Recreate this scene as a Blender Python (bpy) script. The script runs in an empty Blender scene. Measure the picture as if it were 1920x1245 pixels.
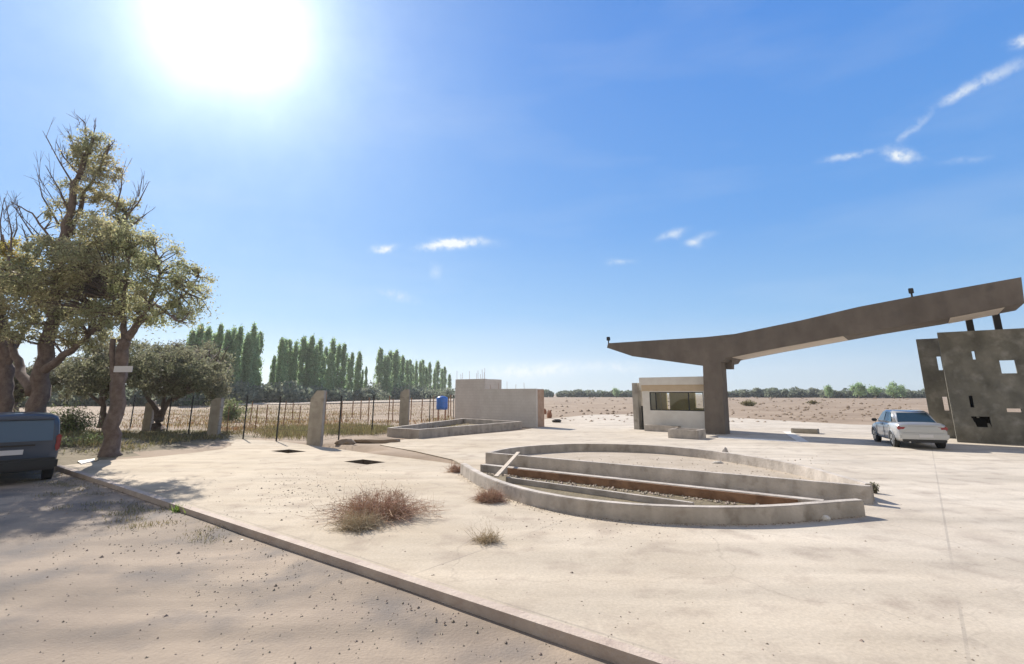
import bpy, bmesh, math, random
import numpy as np
from mathutils import Vector
R = math.radians
C = bpy.context.scene.collection
rnd = random.Random(7)
rng = np.random.default_rng(7)

# ------------------------------------------------------------------ camera
F, PX, PY, H = 960.0, 960.0, 518.0, 2.15
PITCH = math.atan(220 / 960)
cam = bpy.data.cameras.new('camera')
cam_o = bpy.data.objects.new('camera', cam); C.objects.link(cam_o)
cam_o.location = (0, 0, H); cam_o.rotation_euler = (math.pi / 2 + PITCH, 0, 0)
cam.sensor_width = 36; cam.lens = 18; cam.shift_y = -104.5 / 1920
cam.clip_end = 6000; cam.clip_start = 0.1
bpy.context.scene.camera = cam_o

def ray(x, y):
    a = (x - PX) / F; b = (PY - y) / F
    return (a, math.cos(PITCH) - math.sin(PITCH) * b, math.sin(PITCH) + math.cos(PITCH) * b)
def g(x, y, z=0.0):
    r = ray(x, y); t = (z - H) / r[2]
    return Vector((r[0] * t, r[1] * t, z))
def at(x, y, Y):
    r = ray(x, y); t = Y / r[1]
    return Vector((r[0] * t, Y, H + r[2] * t))
U = Vector((.79, -.613, 0)); N = Vector((.613, .79, 0))     # the street's direction and the way into the plot
def onp(x, y, n):
    r = ray(x, y); t = n / (N.x * r[0] + N.y * r[1])
    return Vector((r[0] * t, r[1] * t, H + r[2] * t))
def un(u, n, z=0.0): return Vector((U.x * u + N.x * n, U.y * u + N.y * n, z))
def tou(p): return (p.x * U.x + p.y * U.y, p.x * N.x + p.y * N.y)

# ------------------------------------------------------------------ light
SUN_EL, SUN_AZ = R(35.5), R(-32.8)      # azimuth from +Y, left of the view
sd = Vector((math.sin(SUN_AZ) * math.cos(SUN_EL), math.cos(SUN_AZ) * math.cos(SUN_EL), math.sin(SUN_EL)))
sun = bpy.data.lights.new('sun', 'SUN'); sun.energy = 4.1; sun.angle = R(0.6); sun.color = (1, .91, .79)
so = bpy.data.objects.new('sun', sun); C.objects.link(so)
so.rotation_euler = sd.to_track_quat('Z', 'Y').to_euler()
so.location = (0, 0, 50)

w = bpy.data.worlds.new('World'); bpy.context.scene.world = w; w.use_nodes = True
nt = w.node_tree; nt.nodes.clear()
def nd(t, **k):
    n = nt.nodes.new(t)
    for a, b in k.items(): setattr(n, a, b)
    return n
def lk(a, b): nt.links.new(a, b)
def mth(op, a, b=None, c=None, clamp=False):
    n = nd('ShaderNodeMath', operation=op); n.use_clamp = clamp
    for i, v in enumerate((a, b, c)):
        if v is None: continue
        if isinstance(v, (int, float)): n.inputs[i].default_value = v
        else: lk(v, n.inputs[i])
    return n.outputs[0]
def dotv(v, vec):
    n = nd('ShaderNodeVectorMath', operation='DOT_PRODUCT'); lk(v, n.inputs[0]); n.inputs[1].default_value = tuple(vec)
    return n.outputs['Value']
out = nd('ShaderNodeOutputWorld'); bg = nd('ShaderNodeBackground'); lk(bg.outputs[0], out.inputs[0])
sky = nd('ShaderNodeTexSky', sky_type='NISHITA'); sky.sun_disc = False
sky.sun_elevation = SUN_EL; sky.sun_rotation = SUN_AZ; sky.altitude = 700
sky.air_density = 1.0; sky.dust_density = 0.6; sky.ozone_density = 2.2
tc = nd('ShaderNodeTexCoord'); D = tc.outputs['Generated']
EXPO, BGS = 0.95, 0.06
KS = 1 / (BGS * 2 ** EXPO)
sepz = nd('ShaderNodeSeparateXYZ'); lk(D, sepz.inputs[0])
grad = nd('ShaderNodeValToRGB'); lk(sepz.outputs[2], grad.inputs[0])
els = [(0.0, (.58, .73, .86)), (.05, (.46, .66, .88)), (.14, (.26, .53, .89)), (.30, (.13, .39, .88)), (.60, (.075, .295, .84)), (1.0, (.05, .20, .66))]
while len(grad.color_ramp.elements) < len(els): grad.color_ramp.elements.new(.5)
for e_, (p_, c_) in zip(grad.color_ramp.elements, els): e_.position = p_; e_.color = (*c_, 1)
gs = nd('ShaderNodeVectorMath', operation='SCALE'); lk(grad.outputs[0], gs.inputs[0]); gs.inputs['Scale'].default_value = KS
skm = nd('ShaderNodeMix', data_type='RGBA'); skm.inputs[0].default_value = .82
lk(sky.outputs[0], skm.inputs[6]); lk(gs.outputs[0], skm.inputs[7])
# bright air round the sun
cosang = dotv(D, sd)
ang = mth('ARCCOSINE', mth('MINIMUM', cosang, 0.99999))
core = mth('MULTIPLY', mth('EXPONENT', mth('MULTIPLY', mth('POWER', mth('DIVIDE', ang, R(6.0)), 2.0), -1.0)), 1.0 * KS)
halo = mth('MULTIPLY', mth('EXPONENT', mth('MULTIPLY', mth('DIVIDE', ang, R(9.5)), -1.0)), 1.0 * KS)
glow = nd('ShaderNodeMix', data_type='RGBA', blend_type='ADD'); glow.inputs[0].default_value = 1
cc = nd('ShaderNodeCombineColor')
gn = nd('ShaderNodeTexNoise'); lk(D, gn.inputs['Vector']); gn.inputs['Scale'].default_value = 9; gn.inputs['Detail'].default_value = 5; gn.inputs['Roughness'].default_value = .6
tot = mth('MULTIPLY', mth('ADD', core, halo), mth('MULTIPLY_ADD', gn.outputs['Fac'], .7, .65))
lk(mth('MULTIPLY', tot, .97), cc.inputs[0]); lk(mth('MULTIPLY', tot, 1.0), cc.inputs[1]); lk(mth('MULTIPLY', tot, .70), cc.inputs[2])
# warm pale sky added behind the viewer, unseen, to make the fill less blue
bk_f = nd('ShaderNodeMapRange', interpolation_type='SMOOTHSTEP'); lk(sepz.outputs[1], bk_f.inputs[0]); bk_f.inputs[1].default_value = .15; bk_f.inputs[2].default_value = -.35; bk_f.inputs[3].default_value = 0; bk_f.inputs[4].default_value = .9
bkm = nd('ShaderNodeMix', data_type='RGBA'); lk(bk_f.outputs[0], bkm.inputs[0]); lk(skm.outputs[2], bkm.inputs[6]); bkm.inputs[7].default_value = (.62 * KS, .57 * KS, .49 * KS, 1)
lk(bkm.outputs[2], glow.inputs[6]); lk(cc.outputs[0], glow.inputs[7])
# thin clouds: soft streaks at fixed directions, broken up by noise
nz = nd('ShaderNodeTexNoise'); lk(D, nz.inputs['Vector']); nz.inputs['Scale'].default_value = 22; nz.inputs['Detail'].default_value = 5; nz.inputs['Roughness'].default_value = .6
nz2 = nd('ShaderNodeTexNoise'); lk(D, nz2.inputs['Vector']); nz2.inputs['Scale'].default_value = 70; nz2.inputs['Detail'].default_value = 6; nz2.inputs['Roughness'].default_value = .65
sub = nd('ShaderNodeVectorMath', operation='SUBTRACT'); lk(nz.outputs['Color'], sub.inputs[0]); sub.inputs[1].default_value = (.5, .5, .5)
scl = nd('ShaderNodeVectorMath', operation='SCALE'); lk(sub.outputs[0], scl.inputs[0]); scl.inputs['Scale'].default_value = .022
addv = nd('ShaderNodeVectorMath', operation='ADD'); lk(D, addv.inputs[0]); lk(scl.outputs[0], addv.inputs[1])
DD = addv.outputs[0]
CL = [(1852, 148, 55, 9, 26, .42), (1795, 181, 26, 8, 22, .38), (1722, 234, 24, 7, 42, .22), (1690, 256, 18, 5, 30, .20), (1690, 290, 22, 10, -14, .85), (1588, 294, 30, 5, 14, .42),
      (1812, 302, 30, 6, 8, .14), (1915, 78, 14, 9, 20, .7), (718, 465, 17, 6, 8, .9), (832, 460, 34, 7, 8, .95), (850, 452, 22, 6, 0, .9), (885, 456, 34, 7, 0, .5),
      (1262, 440, 20, 6, 18, .45), (1302, 455, 12, 6, 0, .55), (1322, 444, 16, 6, 20, .25), (1163, 491, 18, 5, 5, .3), (745, 553, 30, 8, -12, .3), (815, 512, 12, 16, 0, .22),
      (1030, 692, 75, 10, 2, .55), (1160, 688, 40, 9, 0, .4), (970, 700, 60, 12, 0, .4)]
cl_sum = None
for (x, y, a, b, rot, op) in CL:
    d0 = Vector(ray(x, y)).normalized()
    rr = R(rot)
    d1 = (Vector(ray(x + 10 * math.cos(rr), y - 10 * math.sin(rr))).normalized() - d0).normalized()
    d2 = d0.cross(d1).normalized()
    k = 1 / Vector(ray(x, y)).length / F
    e1 = mth('POWER', mth('DIVIDE', mth('SUBTRACT', dotv(DD, d1), d0.dot(d1)), a * k), 2.0)
    e2 = mth('POWER', mth('DIVIDE', mth('SUBTRACT', dotv(DD, d2), d0.dot(d2)), b * k), 2.0)
    e = mth('MULTIPLY', mth('EXPONENT', mth('MULTIPLY', mth('ADD', e1, e2), -.9)), op * 1.25)
    # only on the side of the sky the cloud is in
    e = mth('MULTIPLY', e, mth('GREATER_THAN', dotv(D, d0), .5))
    cl_sum = e if cl_sum is None else mth('ADD', cl_sum, e)
cm = mth('MULTIPLY', cl_sum, mth('MULTIPLY_ADD', nz2.outputs['Fac'], 3.4, -.95, True), clamp=True)
# very faint high veil
nz3 = nd('ShaderNodeTexNoise'); mp = nd('ShaderNodeMapping'); mp.inputs['Scale'].default_value = (1, 1.5, 5); lk(D, mp.inputs[0]); lk(mp.outputs[0], nz3.inputs[0])
nz3.inputs['Scale'].default_value = 2.4; nz3.inputs['Detail'].default_value = 6
veil = mth('MULTIPLY', mth('SUBTRACT', nz3.outputs['Fac'], .5, clamp=True), .35)
cmix = nd('ShaderNodeMix', data_type='RGBA'); lk(mth('MAXIMUM', cm, veil), cmix.inputs[0])
lk(glow.outputs[2], cmix.inputs[6]); cmix.inputs[7].default_value = (.90 * KS, .95 * KS, .97 * KS, 1)
lk(cmix.outputs[2], bg.inputs[0]); bg.inputs[1].default_value = BGS

sc = bpy.context.scene
sc.view_settings.view_transform = 'Standard'; sc.view_settings.look = 'None'
sc.view_settings.exposure = EXPO; sc.view_settings.gamma = 1

# ------------------------------------------------------------------ materials
def mat(name, col, rough=.85, col2=None, scale=3.0, detail=6, bump=0.0, bscale=None, metal=0.0, spots=None, trans=0.0, rand=0.0, coat=0, lo=.35, hi=.65, third=None):
    m = bpy.data.materials.new(name); m.use_nodes = True
    T = m.node_tree; P = T.nodes['Principled BSDF']; L = T.links.new
    P.inputs['Roughness'].default_value = rough; P.inputs['Metallic'].default_value = metal
    P.inputs['Base Color'].default_value = (*col, 1)
    if coat: P.inputs['Coat Weight'].default_value = coat
    tcn = T.nodes.new('ShaderNodeTexCoord'); co = tcn.outputs['Object']
    cur = None
    if col2 is not None:
        n = T.nodes.new('ShaderNodeTexNoise'); n.inputs['Scale'].default_value = scale; n.inputs['Detail'].default_value = detail; n.inputs['Roughness'].default_value = .62; L(co, n.inputs['Vector'])
        r = T.nodes.new('ShaderNodeValToRGB'); r.color_ramp.elements[0].color = (*col, 1); r.color_ramp.elements[1].color = (*col2, 1)
        r.color_ramp.elements[0].position = lo; r.color_ramp.elements[1].position = hi
        L(n.outputs['Fac'], r.inputs[0]); cur = r.outputs[0]
        if third:
            tcol, tscale, tl, th = third
            n3 = T.nodes.new('ShaderNodeTexNoise'); n3.inputs['Scale'].default_value = tscale; n3.inputs['Detail'].default_value = 7; L(co, n3.inputs['Vector'])
            r3 = T.nodes.new('ShaderNodeMapRange'); r3.inputs[1].default_value = tl; r3.inputs[2].default_value = th; L(n3.outputs['Fac'], r3.inputs[0])
            mx = T.nodes.new('ShaderNodeMix'); mx.data_type = 'RGBA'; L(r3.outputs[0], mx.inputs[0]); L(cur, mx.inputs[6]); mx.inputs[7].default_value = (*tcol, 1); cur = mx.outputs[2]
    if rand:
        gi = T.nodes.new('ShaderNodeNewGeometry'); h = T.nodes.new('ShaderNodeHueSaturation')
        mr = T.nodes.new('ShaderNodeMapRange'); mr.inputs[3].default_value = 1 - rand; mr.inputs[4].default_value = 1 + rand
        L(gi.outputs['Random Per Island'], mr.inputs[0]); L(mr.outputs[0], h.inputs['Value'])
        mr2 = T.nodes.new('ShaderNodeMapRange'); mr2.inputs[3].default_value = .5 - rand * .06; mr2.inputs[4].default_value = .5 + rand * .06
        ml = T.nodes.new('ShaderNodeMath'); ml.operation = 'FRACT'; mm = T.nodes.new('ShaderNodeMath'); mm.operation = 'MULTIPLY'; mm.inputs[1].default_value = 7.3
        L(gi.outputs['Random Per Island'], mm.inputs[0]); L(mm.outputs[0], ml.inputs[0]); L(ml.outputs[0], mr2.inputs[0]); L(mr2.outputs[0], h.inputs['Hue'])
        if cur is not None: L(cur, h.inputs['Color'])
        else: h.inputs['Color'].default_value = (*col, 1)
        cur = h.outputs[0]
    if cur is not None: L(cur, P.inputs['Base Color'])
    if bump:
        n = T.nodes.new('ShaderNodeTexNoise'); n.inputs['Scale'].default_value = bscale or scale * 6; n.inputs['Detail'].default_value = 6; L(co, n.inputs['Vector'])
        b = T.nodes.new('ShaderNodeBump'); b.inputs['Strength'].default_value = bump; b.inputs['Distance'].default_value = .05
        L(n.outputs['Fac'], b.inputs['Height']); L(b.outputs[0], P.inputs['Normal'])
    if trans:
        t = T.nodes.new('ShaderNodeBsdfTranslucent'); ms = T.nodes.new('ShaderNodeMixShader'); ms.inputs[0].default_value = trans
        if cur is not None: L(cur, t.inputs[0])
        else: t.inputs[0].default_value = (*col, 1)
        L(P.outputs[0], ms.inputs[1]); L(t.outputs[0], ms.inputs[2]); L(ms.outputs[0], T.nodes['Material Output'].inputs[0])
    return m

def concrete_slab():
    m = mat('slab_concrete', (.365, .30, .215), .9, (.44, .376, .285),   .35, 8, .12, 9, third=((.27, .21, .155), 1.6, .52, .78))
    T = m.node_tree; L = T.links.new; P = T.nodes['Principled BSDF']
    src = P.inputs['Base Color'].links[0].from_socket
    tcn = T.nodes.new('ShaderNodeTexCoord'); sx = T.nodes.new('ShaderNodeMapping'); sx.inputs['Rotation'].default_value = (0, 0, R(38)); L(tcn.outputs['Object'], sx.inputs[0])
    br = T.nodes.new('ShaderNodeTexBrick'); br.offset = 0; br.inputs['Scale'].default_value = 1; br.inputs['Brick Width'].default_value = 5.2; br.inputs['Row Height'].default_value = 4.7
    br.inputs['Mortar Size'].default_value = .018; br.inputs['Mortar Smooth'].default_value = .3
    L(sx.outputs[0], br.inputs[0])
    brk = T.nodes.new('ShaderNodeTexNoise'); brk.inputs['Scale'].default_value = .5; brk.inputs['Detail'].default_value = 4; L(tcn.outputs['Object'], brk.inputs[0])
    mk = T.nodes.new('ShaderNodeMapRange'); mk.inputs[1].default_value = .36; mk.inputs[2].default_value = .52; mk.inputs[4].default_value = .42; L(brk.outputs[0], mk.inputs[0])
    mu = T.nodes.new('ShaderNodeMath'); mu.operation = 'MULTIPLY'; L(br.outputs['Fac'], mu.inputs[0]); L(mk.outputs[0], mu.inputs[1])
    mx = T.nodes.new('ShaderNodeMix'); mx.data_type = 'RGBA'; L(mu.outputs[0], mx.inputs[0]); L(src, mx.inputs[6]); mx.inputs[7].default_value = (.2, .17, .14, 1)
    fn = T.nodes.new('ShaderNodeTexNoise'); fn.inputs['Scale'].default_value = 26; fn.inputs['Detail'].default_value = 8; fn.inputs['Roughness'].default_value = .7; L(tcn.outputs['Object'], fn.inputs[0])
    fr_ = T.nodes.new('ShaderNodeMapRange'); fr_.inputs[1].default_value = .3; fr_.inputs[2].default_value = .7; fr_.inputs[3].default_value = .82; fr_.inputs[4].default_value = 1.14; L(fn.outputs[0], fr_.inputs[0])
    st_ = T.nodes.new('ShaderNodeTexNoise'); sm_ = T.nodes.new('ShaderNodeMapping'); sm_.inputs['Rotation'].default_value = (0, 0, R(38)); sm_.inputs['Scale'].default_value = (.25, 1.6, 1); L(tcn.outputs['Object'], sm_.inputs[0]); L(sm_.outputs[0], st_.inputs[0]); st_.inputs['Scale'].default_value = 1.1; st_.inputs['Detail'].default_value = 6
    sr_ = T.nodes.new('ShaderNodeMapRange'); sr_.inputs[1].default_value = .35; sr_.inputs[2].default_value = .7; sr_.inputs[3].default_value = 1.06; sr_.inputs[4].default_value = .84; L(st_.outputs[0], sr_.inputs[0])
    fm_ = T.nodes.new('ShaderNodeMath'); fm_.operation = 'MULTIPLY'; L(fr_.outputs[0], fm_.inputs[0]); L(sr_.outputs[0], fm_.inputs[1])
    vs_ = T.nodes.new('ShaderNodeVectorMath'); vs_.operation = 'SCALE'; L(mx.outputs[2], vs_.inputs[0]); L(fm_.outputs[0], vs_.inputs['Scale'])
    mx = T.nodes.new('ShaderNodeMix'); mx.data_type = 'RGBA'; mx.inputs[0].default_value = 0; L(vs_.outputs[0], mx.inputs[6])
    # hairline cracks
    wv = T.nodes.new('ShaderNodeTexNoise'); wv.inputs['Scale'].default_value = 1.2; wv.inputs['Detail'].default_value = 5; L(tcn.outputs['Object'], wv.inputs[0])
    wa_ = T.nodes.new('ShaderNodeVectorMath'); wa_.operation = 'MULTIPLY_ADD'; L(wv.outputs['Color'], wa_.inputs[0]); wa_.inputs[1].default_value = (.9, .9, 0); L(tcn.outputs['Object'], wa_.inputs[2])
    vo = T.nodes.new('ShaderNodeTexVoronoi'); vo.feature = 'DISTANCE_TO_EDGE'; vo.inputs['Scale'].default_value = .24; L(wa_.outputs[0], vo.inputs['Vector'])
    vm = T.nodes.new('ShaderNodeMapRange'); vm.inputs[1].default_value = .0016; vm.inputs[2].default_value = .005; vm.inputs[3].default_value = .5; vm.inputs[4].default_value = 0; L(vo.outputs['Distance'], vm.inputs[0])
    vk = T.nodes.new('ShaderNodeMath'); vk.operation = 'MULTIPLY'; L(vm.outputs[0], vk.inputs[0]); L(mk.outputs[0], vk.inputs[1])
    cx = T.nodes.new('ShaderNodeMix'); cx.data_type = 'RGBA'; L(vk.outputs[0], cx.inputs[0]); L(mx.outputs[2], cx.inputs[6]); cx.inputs[7].default_value = (.15, .12, .09, 1); mx = cx
    # paler, greyer concrete towards the plaza side; sandier towards the street corner
    sp = T.nodes.new('ShaderNodeSeparateXYZ'); L(tcn.outputs['Object'], sp.inputs[0])
    mr = T.nodes.new('ShaderNodeMapRange'); mr.inputs[1].default_value = -4; mr.inputs[2].default_value = 8; L(sp.outputs[0], mr.inputs[0])
    nn = T.nodes.new('ShaderNodeTexNoise'); nn.inputs['Scale'].default_value = .25; nn.inputs['Detail'].default_value = 5; L(tcn.outputs['Object'], nn.inputs[0])
    ad = T.nodes.new('ShaderNodeMath'); ad.operation = 'MULTIPLY_ADD'; L(nn.outputs[0], ad.inputs[0]); ad.inputs[1].default_value = .8; ad.inputs[2].default_value = -.4
    ad2 = T.nodes.new('ShaderNodeMath'); ad2.operation = 'ADD'; ad2.use_clamp = True; L(ad.outputs[0], ad2.inputs[0]); L(mr.outputs[0], ad2.inputs[1])
    hs = T.nodes.new('ShaderNodeMix'); hs.data_type = 'RGBA'; L(ad2.outputs[0], hs.inputs[0]); L(mx.outputs[2], hs.inputs[6])
    hh = T.nodes.new('ShaderNodeHueSaturation'); hh.inputs['Saturation'].default_value = .62; hh.inputs['Value'].default_value = 1.19; L(mx.outputs[2], hh.inputs['Color']); L(hh.outputs[0], hs.inputs[7])
    L(hs.outputs[2], P.inputs['Base Color'])
    return m

def block_mat(name, c1, c2, mortar, bw, bh, bump=.3, ms=.008, vertical=True, rot=0.0):
    m = mat(name, c1, .92, c2, 1.6, 8, .25, 30)
    T = m.node_tree; L = T.links.new; P = T.nodes['Principled BSDF']
    src = P.inputs['Base Color'].links[0].from_socket
    tcn = T.nodes.new('ShaderNodeTexCoord'); sp = T.nodes.new('ShaderNodeSeparateXYZ'); L(tcn.outputs['Object'], sp.inputs[0])
    du = T.nodes.new('ShaderNodeVectorMath'); du.operation = 'DOT_PRODUCT'; L(tcn.outputs['Object'], du.inputs[0]); du.inputs[1].default_value = tuple(U)
    cb = T.nodes.new('ShaderNodeCombineXYZ'); L(du.outputs['Value'], cb.inputs[0]); L(sp.outputs[2], cb.inputs[1])
    br = T.nodes.new('ShaderNodeTexBrick'); br.inputs['Scale'].default_value = 1; br.inputs['Brick Width'].default_value = bw; br.inputs['Row Height'].default_value = bh
    br.inputs['Mortar Size'].default_value = ms; br.inputs['Mortar Smooth'].default_value = .2
    L(cb.outputs[0], br.inputs[0])
    mu = T.nodes.new('ShaderNodeMath'); mu.operation = 'MULTIPLY'; mu.inputs[1].default_value = .8; L(br.outputs['Fac'], mu.inputs[0])
    mx = T.nodes.new('ShaderNodeMix'); mx.data_type = 'RGBA'; L(mu.outputs[0], mx.inputs[0]); L(src, mx.inputs[6]); mx.inputs[7].default_value = (*mortar, 1)
    L(mx.outputs[2], P.inputs['Base Color'])
    return m

M = {}
M['slab'] = concrete_slab()
M['dirt'] = mat('dirt', (.205, .148, .10), .95, (.31, .24, .175), .12, 9, .5, 4, third=((.20, .145, .095), .6, .5, .75))
M['road'] = mat('road_gravel', (.19, .152, .12), .95, (.31, .25, .19), .5, 9, .22, 30, third=((.125, .11, .10), .9, .48, .68))
M['bank'] = mat('leaf_litter', (.11, .09, .05), .95, (.19, .155, .10), 1.5, 9, .8, 12)
M['palestrip'] = mat('pale_track', (.38, .33, .28), .95, (.30, .25, .2), .3, 6)
M['conc'] = mat('rough_concrete', (.30, .275, .24), .9, (.42, .39, .345), 1.2, 8, .3, 18, third=((.22, .2, .175), 3.0, .55, .8))
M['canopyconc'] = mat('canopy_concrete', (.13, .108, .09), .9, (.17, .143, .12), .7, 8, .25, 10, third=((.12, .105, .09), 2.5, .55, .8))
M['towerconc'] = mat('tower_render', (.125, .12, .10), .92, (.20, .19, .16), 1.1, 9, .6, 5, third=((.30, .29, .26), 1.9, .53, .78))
def streaks(m, sx, sz, amt, board=0, sy=None):
    T = m.node_tree; L = T.links.new; P = T.nodes['Principled BSDF']; src = P.inputs['Base Color'].links[0].from_socket
    tcn = T.nodes.new('ShaderNodeTexCoord'); mp_ = T.nodes.new('ShaderNodeMapping'); mp_.inputs['Rotation'].default_value = (0, 0, R(38)); mp_.inputs['Scale'].default_value = (sx, sy or sx, sz); L(tcn.outputs['Object'], mp_.inputs[0])
    n = T.nodes.new('ShaderNodeTexNoise'); n.inputs['Scale'].default_value = 1; n.inputs['Detail'].default_value = 7; L(mp_.outputs[0], n.inputs[0])
    r = T.nodes.new('ShaderNodeMapRange'); r.inputs[1].default_value = .35; r.inputs[2].default_value = .68; r.inputs[3].default_value = 1 + amt; r.inputs[4].default_value = 1 - amt; L(n.outputs[0], r.inputs[0])
    f_ = r.outputs[0]
    if board:
        sp = T.nodes.new('ShaderNodeSeparateXYZ'); L(tcn.outputs['Object'], sp.inputs[0])
        a = T.nodes.new('ShaderNodeMath'); a.operation = 'MULTIPLY'; a.inputs[1].default_value = 1 / board; L(sp.outputs[2], a.inputs[0])
        b = T.nodes.new('ShaderNodeMath'); b.operation = 'FRACT'; L(a.outputs[0], b.inputs[0])
        c = T.nodes.new('ShaderNodeMath'); c.operation = 'LESS_THAN'; c.inputs[1].default_value = .05; L(b.outputs[0], c.inputs[0])
        fl_ = T.nodes.new('ShaderNodeMath'); fl_.operation = 'FLOOR'; L(a.outputs[0], fl_.inputs[0])
        wn = T.nodes.new('ShaderNodeTexWhiteNoise'); wn.noise_dimensions = '1D'; L(fl_.outputs[0], wn.inputs['W'])
        e = T.nodes.new('ShaderNodeMath'); e.operation = 'MULTIPLY_ADD'; e.inputs[1].default_value = .14; e.inputs[2].default_value = .93; L(wn.outputs['Value'], e.inputs[0])
        d = T.nodes.new('ShaderNodeMath'); d.operation = 'MULTIPLY_ADD'; d.inputs[1].default_value = -.22; L(c.outputs[0], d.inputs[0]); L(e.outputs[0], d.inputs[2])
        g_ = T.nodes.new('ShaderNodeMath'); g_.operation = 'MULTIPLY'; L(f_, g_.inputs[0]); L(d.outputs[0], g_.inputs[1]); f_ = g_.outputs[0]
    v = T.nodes.new('ShaderNodeVectorMath'); v.operation = 'SCALE'; L(src, v.inputs[0]); L(f_, v.inputs['Scale']); L(v.outputs[0], P.inputs['Base Color'])

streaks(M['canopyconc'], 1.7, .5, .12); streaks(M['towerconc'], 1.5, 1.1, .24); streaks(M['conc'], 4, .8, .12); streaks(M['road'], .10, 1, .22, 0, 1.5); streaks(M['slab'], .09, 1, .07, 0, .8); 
M['block'] = block_mat('grey_block', (.55, .51, .475), (.62, .585, .55), (.47, .445, .42), .4, .2)
M['redblock'] = mat('red_block', (.36, .24, .18), .92, (.44, .32, .25), 3, 6, .2, 20)
M['planter'] = mat('planter_concrete', (.36, .325, .29), .9, (.47, .43, .39), 2.2, 8, .3, 20, third=((.25, .215, .18), 4.0, .55, .8))
streaks(M['planter'], 3, .9, .16)
M['kerb'] = mat('kerb', (.36, .29, .245), .9, (.46, .39, .33), 2.5, 7, .3, 20)
M['white'] = mat('white_paint', (.72, .70, .66), .7, (.6, .57, .52), 2, 6)
M['plaster'] = mat('booth_plaster', (.64, .61, .565), .9, (.72, .70, .66), 1.5, 7, .15, 20)
M['sandplaster'] = mat('booth_lintel', (.50, .39, .27), .9, (.56, .45, .32), 1.5, 7)
M['yellowroom'] = mat('booth_inner_wall', (.72, .60, .30), .9, (.78, .67, .38), 1.2, 6)
M['rust'] = mat('rusty_formwork', (.23, .125, .07), .85, (.33, .19, .11), 2.5, 8, .3, 14, third=((.13, .07, .04), 2.0, .5, .7))
M['soil'] = mat('planter_soil', (.33, .28, .22), .95, (.41, .355, .29), 1.2, 8, .5, 16)
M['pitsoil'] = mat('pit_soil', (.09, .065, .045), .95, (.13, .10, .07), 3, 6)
M['soffit_lit_paint'] = mat('soffit_painted_light', (.72, .64, .55), .9, (.62, .54, .46), 2, 6)  # pale colour painted in for light on the beam's underside
M['dark'] = mat('near_black', (.04, .035, .03), .9)  # near black; puts shade into the boxes behind the tower openings
M['metal'] = mat('dark_metal', (.035, .035, .035), .6, metal=.3)
M['rebar'] = mat('rebar', (.30, .14, .08), .8)
M['wire'] = mat('fence_wire', (.05, .045, .04), .95)
M['wood'] = mat('weathered_wood', (.42, .36, .29), .85, (.55, .48, .4), 6, 5, .2, 30)
M['stake'] = mat('wooden_stake', (.26, .15, .09), .9, (.34, .21, .13), 5, 5)
M['bluep'] = mat('blue_plastic', (.03, .13, .50), .4, (.04, .17, .58), 2, 4)
M['bark'] = mat('bark', (.12, .09, .078), .95, (.21, .165, .145), 5, 8, .9, 24)
M['bark2'] = mat('pale_bark', (.17, .13, .12), .95, (.26, .21, .19), 5, 8, .9, 24)
M['leaf_big'] = mat('leaf_olive', (.34, .35, .19), .6, (.46, .41, .24), .45, 5, trans=.6, rand=.45)
M['leaf_side'] = mat('leaf_green', (.32, .36, .19), .6, (.44, .42, .24), .6, 5, trans=.6, rand=.45)
M['leaf_yel'] = mat('leaf_yellow', (.33, .34, .08), .6, (.42, .33, .11), .6, 5, trans=.6, rand=.4)
M['leaf_ol'] = mat('leaf_grey_green', (.20, .22, .135), .65, (.255, .245, .165), .8, 5, trans=.5, rand=.4)
M['leaf_pop'] = mat('leaf_poplar', (.28, .41, .20), .6, (.35, .46, .26), .25, 4, trans=.6, rand=.4)
M['leaf_far'] = mat('leaf_far', (.17, .21, .15), .7, (.22, .24, .18), .1, 4, trans=.55, rand=.35)
M['leaf_shrub'] = mat('leaf_shrub', (.17, .22, .09), .6, (.25, .28, .13), 1.5, 5, trans=.45, rand=.4)
M['grass_green'] = mat('grass_green', (.10, .20, .03), .6, (.19, .26, .06), 3, 4, trans=.55, rand=.4)
M['grass_dry'] = mat('grass_dry', (.27, .155, .08), .8, (.27, .24, .11), .35, 5, trans=.35, rand=.4)
M['grass_olive'] = mat('grass_olive', (.17, .17, .08), .8, (.27, .22, .11), .5, 5, trans=.35, rand=.4)
M['twig'] = mat('dry_twig', (.36, .22, .155), .9, (.45, .31, .22), 8, 5, rand=.35)
M['twig2'] = mat('straw_twig', (.40, .32, .21), .9, (.48, .40, .28), 8, 5, rand=.3)
M['stone'] = mat('stone', (.22, .18, .14), .9, (.36, .3, .24), 9, 5, rand=.4)
M['silver'] = mat('silver_paint', (.46, .475, .49), .34, metal=.5, coat=.6)
M['vanblue'] = mat('van_paint', (.04, .06, .10), .4, metal=.2, coat=.5)
M['bumper'] = mat('black_plastic', (.02, .022, .025), .6)
M['tyre'] = mat('tyre_rubber', (.015, .015, .016), .85)
M['rim'] = mat('wheel_rim', (.45, .46, .47), .35, metal=.8)
M['red'] = mat('tail_lamp_red', (.24, .012, .02), .25, coat=.6)
M['plate'] = mat('plate_white', (.6, .6, .62), .5)
def glass(name, col, tr=.0):
    m = mat(name, col, .06, coat=.3); P = m.node_tree.nodes['Principled BSDF']
    P.inputs['Transmission Weight'].default_value = tr; P.inputs['IOR'].default_value = 1.45
    return m
M['glass'] = glass('car_glass', (.02, .045, .06)); M['vanglass'] = glass('van_glass', (.05, .11, .20))
M['glass_booth'] = bpy.data.materials.new('booth_glass'); M['glass_booth'].use_nodes = True
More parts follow.
